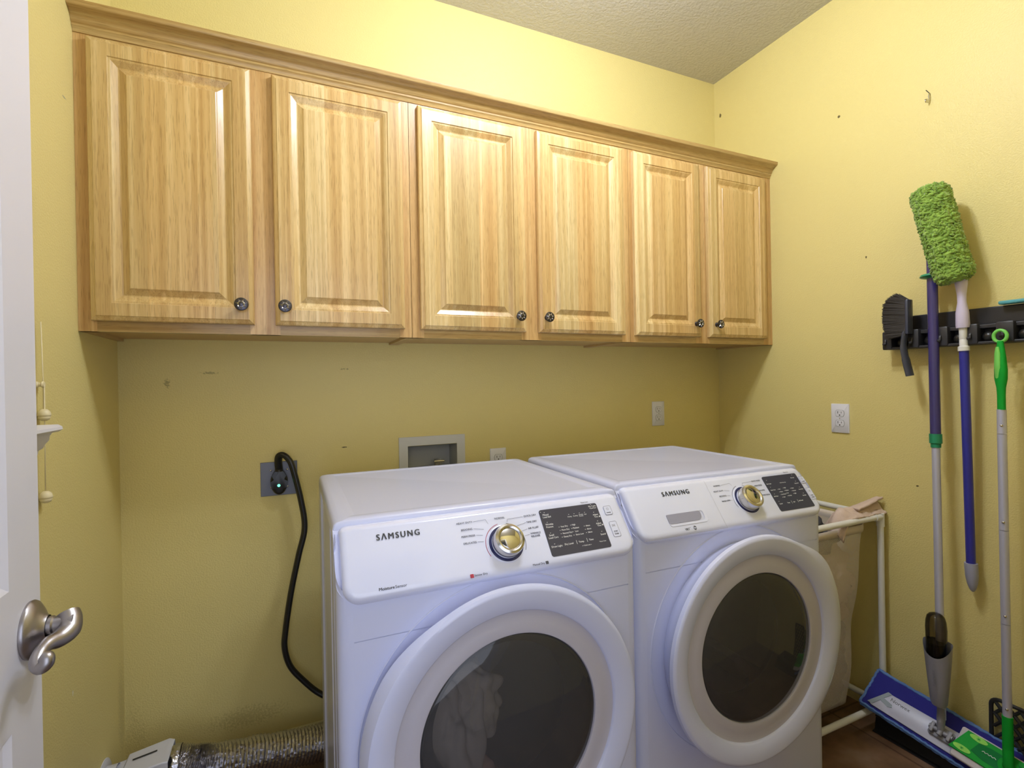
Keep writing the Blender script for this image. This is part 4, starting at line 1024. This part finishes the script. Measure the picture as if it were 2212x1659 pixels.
hd = obj('chenille_head', bm, M_FUZZ, T, True)
# yarn loops standing off the head
bm = nb(); rnd = random.Random(11)
for i in range(2600):
    k = rnd.randrange(1, n-1); a = rnd.uniform(0, 2*PI); tdir = (hp[k+1]-hp[k-1]).normalized(); x = tdir.cross(Vector((0, 1, 0))).normalized(); y = tdir.cross(x)
    d = x*math.cos(a)+y*math.sin(a); r = hr(k); c = hp[k]+d*(r*rnd.uniform(.3, 1) if k > n-4 else r+.001)-o0
    s = rnd.uniform(.0038, .0082)
    g = bmesh.ops.create_icosphere(bm, subdivisions=1, radius=s)
    R_ = Matrix.Rotation(rnd.uniform(0, 6), 3, 'X') @ Matrix.Rotation(rnd.uniform(0, 6), 3, 'Z')
    for v in g['verts']:
        p = v.co.copy(); p = R_ @ Vector((p.x*1.25, p.y*.95, p.z*.42)); v.co = c+p*(1+noise.noise(p*400+Vector((i, 0, 0)))*.35)
obj('yarn_loops', bm, M_FUZZ, hd, True)
bm = nb(); bmesh.ops.create_uvsphere(bm, u_segments=16, v_segments=10, radius=.0048, matrix=Matrix.Translation(Vector((2.3115, -.986, 1.826))-o0)); obj('tip_button', bm, M_LAV, hd, True)

# ---- pole C: green sweeper mop
T = thing('flat_sweeper', 'slim silver sweeper mop with bright green handle and green head', 'mop', (2.366, -1.143, .14))
C0 = Vector((2.372, -1.1375, 1.32)); C1 = Vector((2.366, -1.143, .148))
def PC(z): t = (C0.z-z)/(C0.z-C1.z); return C0.lerp(C1, t)
o0 = T.location
bm = nb(); ring = [Vector((2.374, -1.1365+.0150*math.cos(a), 1.3665+.0172*math.sin(a)))-o0 for a in [2*PI*k/28 for k in range(29)]]
tube(bm, ring, .0046, 10, cap=False, squash=(1, 1)); hg = obj('hanging_ring', bm, M_GREENL, T, True)
h = stack(T, 'handle_grip', PC(1.352), PC(1.152), [(0, .0085), (.10, .0115), (.25, .0155), (.42, .0185), (.55, .0180), (.68, .0130), (.78, .0118), (1, .0118)], M_GREEN, squash=(.75, 1.05))
stack(T, 'thumb_rest', PC(1.335)+Vector((-.0075, .004, 0)), PC(1.235)+Vector((-.0085, .003, 0)), [(0, .006), (.2, .0105), (.6, .0125), (.9, .009), (1, .005)], M_GREENL, h, squash=(.60, .95))
zs = [1.154, 1.082, .802, .530, .262]
for i in range(4):
    stack(T, 'pole_section', PC(zs[i]-.0012), PC(zs[i+1]), [(0, .0108), (1, .0108)], M_ALU)
    if i: 
        b = PC(zs[i]+.024); bm = nb(); bmesh.ops.create_uvsphere(bm, u_segments=12, v_segments=8, radius=.0038, matrix=Matrix.Translation(b+Vector((-.0098, -.003, 0))-o0)); obj('spring_button', bm, M_CHROME, T, True)
bm = nb(); bmesh.ops.create_uvsphere(bm, u_segments=12, v_segments=8, radius=.0038, matrix=Matrix.Translation(PC(.285)+Vector((-.0098, -.003, 0))-o0)); obj('spring_button', bm, M_CHROME, T, True)
stack(T, 'green_socket', PC(.262), PC(.158), [(0, .0122), (1, .0125)], M_GREEN)
# head lies on the blue pad, same tilt
Q = q(T, 0, 0, 0)
HB = .0145
bm = nb(); prism(bm, rrect(.262, .098, .006, 3, .383, -.074), HB, HB+.010, Q, bev=.004); obj('white_cloth', bm, mat('white_wipe', srgb(206, 200, 206), .9, bump=(300, .4, .001, 2)), T, 'auto')
bm = nb(); prism(bm, [(.243, -.104), (.268, -.031), (.510, -.031), (.510, -.104)], HB+.0095, HB+.017, Q, bev=.002); hdg = obj('green_head', bm, M_GREEN, T, 'auto')
bm = nb(); prism(bm, [(.290, -.082), (.300, -.050), (.330, -.045), (.505, -.047), (.505, -.088), (.32, -.090)], HB+.0172, HB+.0178, Q); obj('head_recess', bm, mat('deep_green', srgb(12, 122, 58), .7, spec=.2), hdg)
for (a, b) in ((.296, -.0405), (.272, -.0905)):
    bm = nb(); pts = [(.021*math.cos(2*PI*k/24)+a, .0085*math.sin(2*PI*k/24)+b) for k in range(24)]; prism(bm, pts, HB+.0168, HB+.0186, Q)
    g = obj('cloth_gripper', bm, mat('lime_rubber', srgb(132, 214, 46), .5), hdg)
    bm = nb()
    for r_a in (0, PI/3, 2*PI/3): box(bm, (-.005, -.0006, 0), (.005, .0006, .0004), mtx=Q @ Matrix.Translation((a, b, HB+.0187)) @ Matrix.Rotation(r_a, 4, 'Z'))
    obj('gripper_slits', bm, M_GREEN, g)
bm = nb(); pts = smooth_path([Q @ Vector((.312+.004*k, -.066+(.002 if k % 2 else -.001), HB+.0185)) for k in range(9)], 3); tube(bm, pts, .0009, 6); obj('white_squiggle', bm, M_INKW, hdg)
bm = nb(); j = Q @ Vector((.372, -.066, HB+.017)); lm = Matrix.Translation(j) @ Q.to_3x3().to_4x4()
lathe(bm, [(0, 0), (.024, 0), (.024, .004), (.014, .008), (.011, .018), (0, .020)], lm, 24)
for sy in (-.019, .019): box(bm, (-.006, sy-.002, .0), (.006, sy+.002, .020), .002, mtx=lm)
tube(bm, [lm @ Vector((0, 0, .014)), PC(.168)-o0], [.012, .0125], 16)
obj('swivel_foot', bm, M_GREEN, T, 'auto')

# ---- black tray and lattice crate
T = thing('boot_tray', 'long glossy black plastic tray on the floor under the mops', 'tray', (2.39, -.78, 0))
bm = nb(); n0 = Vector((2.39, -.78, 0))
prof = [(-.047, 0), (-.047, .004), (-.036, .006), (-.033, .010), (-.028, .046), (-.031, .049), (-.031, .053), (-.024, .053), (-.022, .048), (-.020, .012), (.055, .012), (.056, .053), (.064, .053), (.064, .0)]
a = [bm.verts.new((x, -.004, z)) for x, z in prof]; b = [bm.verts.new((x, -.72, z)) for x, z in prof]
for i in range(len(prof)): jx = (i+1) % len(prof); bm.faces.new((a[i], a[jx], b[jx], b[i]))
bm.faces.new(a); bm.faces.new(b)
box(bm, (-.026, -.012, .010), (.06, -.004, .053)); box(bm, (-.026, -.72, .010), (.06, -.712, .053))
obj('tray_body', bm, M_BLACK2, T, 'auto')
T = thing('lattice_rack', 'black plastic lattice panel leaning on the right wall behind the green sweeper mop', 'rack', (2.44, -1.08, .07))
bm = nb()
ya, yb, za, zb = -.0, -.30, -.054, .190
def bar(p, q_, r=.004): tube(bm, [Vector((0, *p)), Vector((0, *q_))], r, 6, squash=(1, 1))
out = [(x, y) for x, y in rrect(.30, zb-za, .022, 5, -.145, (za+zb)/2)]
pts = [Vector((0, x, y)) for x, y in out]; pts.append(pts[0]); tube(bm, pts, .006, 8, cap=False)
obj('lattice_frame', bm, M_BLACK2, T, True)
bm = nb(); st = .030
def clip_seg(c, sgn):
    P = []
    for y in [-.292+.002*i for i in range(146)]:
        z = sgn*(y)*1.25+c
        if za+.002 < z < zb-.002: P.append((y, z))
    return (P[0], P[-1]) if len(P) > 4 else None
for i in range(-2, 22):
    for sgn in (1, -1):
        s = clip_seg(za-.1+i*st*1.25+(0 if sgn > 0 else -.38) + (.38 if sgn > 0 else 0), sgn)
        if s: bar(s[0], s[1], .0052)
obj('lattice_bars', bm, M_BLACK2, T)

# ------------------------------------------------------------------ laundry hamper
HX0, HX1, HY0, HY1, HZ = 1.985, 2.428, -.772, -.40, .747
T = thing('laundry_hamper', 'white pipe-frame laundry hamper beside the washing machine and right wall', 'hamper', (HX0, HY1, 0))
o0 = T.location; r = .0105
def hseg(name, p, q_, rad=r): bm = nb(); tube(bm, [Vector(p)-o0, Vector(q_)-o0], rad, 18); return obj(name, bm, M_PVC, T, 'auto')
for x in (HX0, HX1):
    for y in (HY0, HY1): hseg('post', (x, y, 0), (x, y, HZ))
hseg('top_rail', (HX0, HY0, HZ), (HX1, HY0, HZ)); hseg('top_rail', (HX0, HY1, HZ), (HX1, HY1, HZ)); hseg('top_rail', (HX1, HY0, HZ), (HX1, HY1, HZ)); hseg('top_rail', (HX0, HY0, HZ), (HX0, HY1, HZ))
for y in (HY0, HY1): hseg('bottom_rail', (HX0, y, .065), (HX1, y, .065))
hseg('bottom_rail', (HX1, HY0, .065), (HX1, HY1, .065)); hseg('bottom_rail', (HX0, HY0, .065), (HX0, HY1, .065))
for x in (HX0, HX1):
    for y in (HY0, HY1):
        bm = nb(); s = 1 if x == HX0 else -1; sy = 1 if y == HY0 else -1
        tube(bm, [Vector((x, y, HZ+.012))-o0, Vector((x, y, HZ-.035))-o0], .0130, 18); tube(bm, [Vector((x, y, HZ))-o0, Vector((x+s*.035, y, HZ))-o0], .0130, 18); tube(bm, [Vector((x, y, HZ))-o0, Vector((x, y+sy*.035, HZ))-o0], .0130, 18)
        obj('corner_fitting', bm, M_PVC, T, 'auto')
# bag: loft of rounded rectangles hanging from the rails
def bag_section(z, t):
    xr = 2.388-.075*(t**.8)+.004*math.sin(t*9); xl = 2.004+.02*t; yf = -.755+.02*t+.004*math.sin(t*14); yb_ = -.43-.02*t
    return rrect(xr-xl, yb_-yf, .045, 8, (xl+xr)/2, (yf+yb_)/2)
bm = nb(); L = []; NZ = 40
for i in range(NZ+1):
    t = i/NZ; row = []
    for (x, y) in bag_section(0, t):
        u = max(0, min(1, (x-2.004)/.384)); sag = .030*math.sin(PI*u)**.8 if True else 0
        ztop = .735-sag-.010
        z = ztop+(.085-ztop)*t+.0
        w_ = .003*noise.noise(Vector((x*18, y*18, z*12)))
        row.append(bm.verts.new(Vector((x+w_, y+w_, z))-o0))
    L.append(row)
for l0, l1 in zip(L, L[1:]):
    n = len(l0)
    for k in range(n): bm.faces.new((l0[k], l0[(k+1) % n], l1[(k+1) % n], l1[k]))
bm.faces.new(L[-1])
bag = obj('mesh_bag', bm, M_NET, T, True)
bm = nb(); L = []
for dz, off in ((.012, 0), (.012, .002), (-.016, .002), (-.016, 0)):
    row = []
    for (x, y) in bag_section(0, 0):
        u = max(0, min(1, (x-2.004)/.384)); cxx, cyy = 2.196, -.59
        d = Vector((x-cxx, y-cyy)).normalized()*off
        row.append(bm.verts.new(Vector((x+d.x, y+d.y, .725-.030*math.sin(PI*u)**.8+dz))-o0))
    L.append(row)
for l0, l1 in zip(L, L[1:]+L[:1]):
    n = len(l0)
    for k in range(n): bm.faces.new((l0[k], l0[(k+1) % n], l1[(k+1) % n], l1[k]))
obj('bag_band', bm, M_BAND, bag, True)

def cloth_pile(name, c, s, m, label, seed, amp=.30, cat='laundry'):
    bm = nb(); lump(bm, c, s, seed, amp, 5, 1.4)
    for v in bm.verts: v.co.x = min(max(v.co.x, 2.012), 2.365-.07*max(0, (.70-v.co.z)/.62)**.8); v.co.y = max(min(v.co.y, -.455), -.742+.018*max(0, (.70-v.co.z)/.62)); v.co.z = max(v.co.z, .09)
    o = obj(name, bm, m, None, True); return tag(o, label, cat)
cloth_pile('dark_clothes', (2.18, -.60, .24), (.20, .17, .17), M_DARKC, 'dark grey clothes filling the bottom of the mesh hamper bag', 4)
cloth_pile('towel', (2.21, -.62, .50), (.19, .17, .135), M_TERRYB, 'tan bath towel bundled in the middle of the mesh hamper bag', 8, .45)
cloth_pile('dark_clothes', (2.165, -.62, .672), (.13, .12, .080), M_DARKC, 'charcoal garment on top of the hamper beside the washing machine', 15, .35)
# towel draped over the front rail corner
bm = nb()
def sheet(bm, rows):
    V = [[bm.verts.new(p) for p in r_] for r_ in rows]
    for a, b in zip(V, V[1:]):
        for k in range(len(a)-1): bm.faces.new((a[k], a[k+1], b[k+1], b[k]))
NU, NV = 56, 26; rows = []
for i in range(NU+1):
    u = i/NU; row = []
    for jx in range(NV+1):
        v = jx/NV; a = 2*v-1                       # v runs from the inner (bag) side over the front rail
        x = 2.215+.238*u+.006*math.sin(v*9); y = -.700-.075*v+.012*math.sin(u*5)*(1-v)
        ridge = .030*math.exp(-((v-.55)/.28)**2)
        z = .752+ridge*(1-.35*u)+.007*noise.noise(Vector((u*6, v*4, 2)))+.004*noise.noise(Vector((u*15, v*9, 7)))
        if u < .22: z -= (.22-u)*(.22-u)*1.5       # falls into the bag
        if v < .25: z -= (.25-v)*.12
        if u > .45: z += (u-.45)*.055*max(0, min(1, (.75-v)/.35))
        if v > .8: z = min(z, .7665+.004*math.sin(u*14))
        row.append(Vector((x, y, z)))
    rows.append(row)
sheet(bm, rows)
rows = []
for i in range(31):
    u = i/30; row = []
    for jx in range(19):
        v = jx/18
        row.append(Vector((2.318+.136*u+.004*math.sin(v*5), -.690-.078*v, .764+.022*math.sin(PI*.62*v)+.024*u*v+.008*u+.004*noise.noise(Vector((u*6, v*5, 4))))))
    rows.append(row)
sheet(bm, rows)
tw = obj('face_towel', bm, M_TERRY, None, True); md = tw.modifiers.new('thick', 'SOLIDIFY'); md.thickness = .007; md.offset = 1
tag(tw, 'pinkish beige towel draped over the top corner of the hamper frame', 'towel')
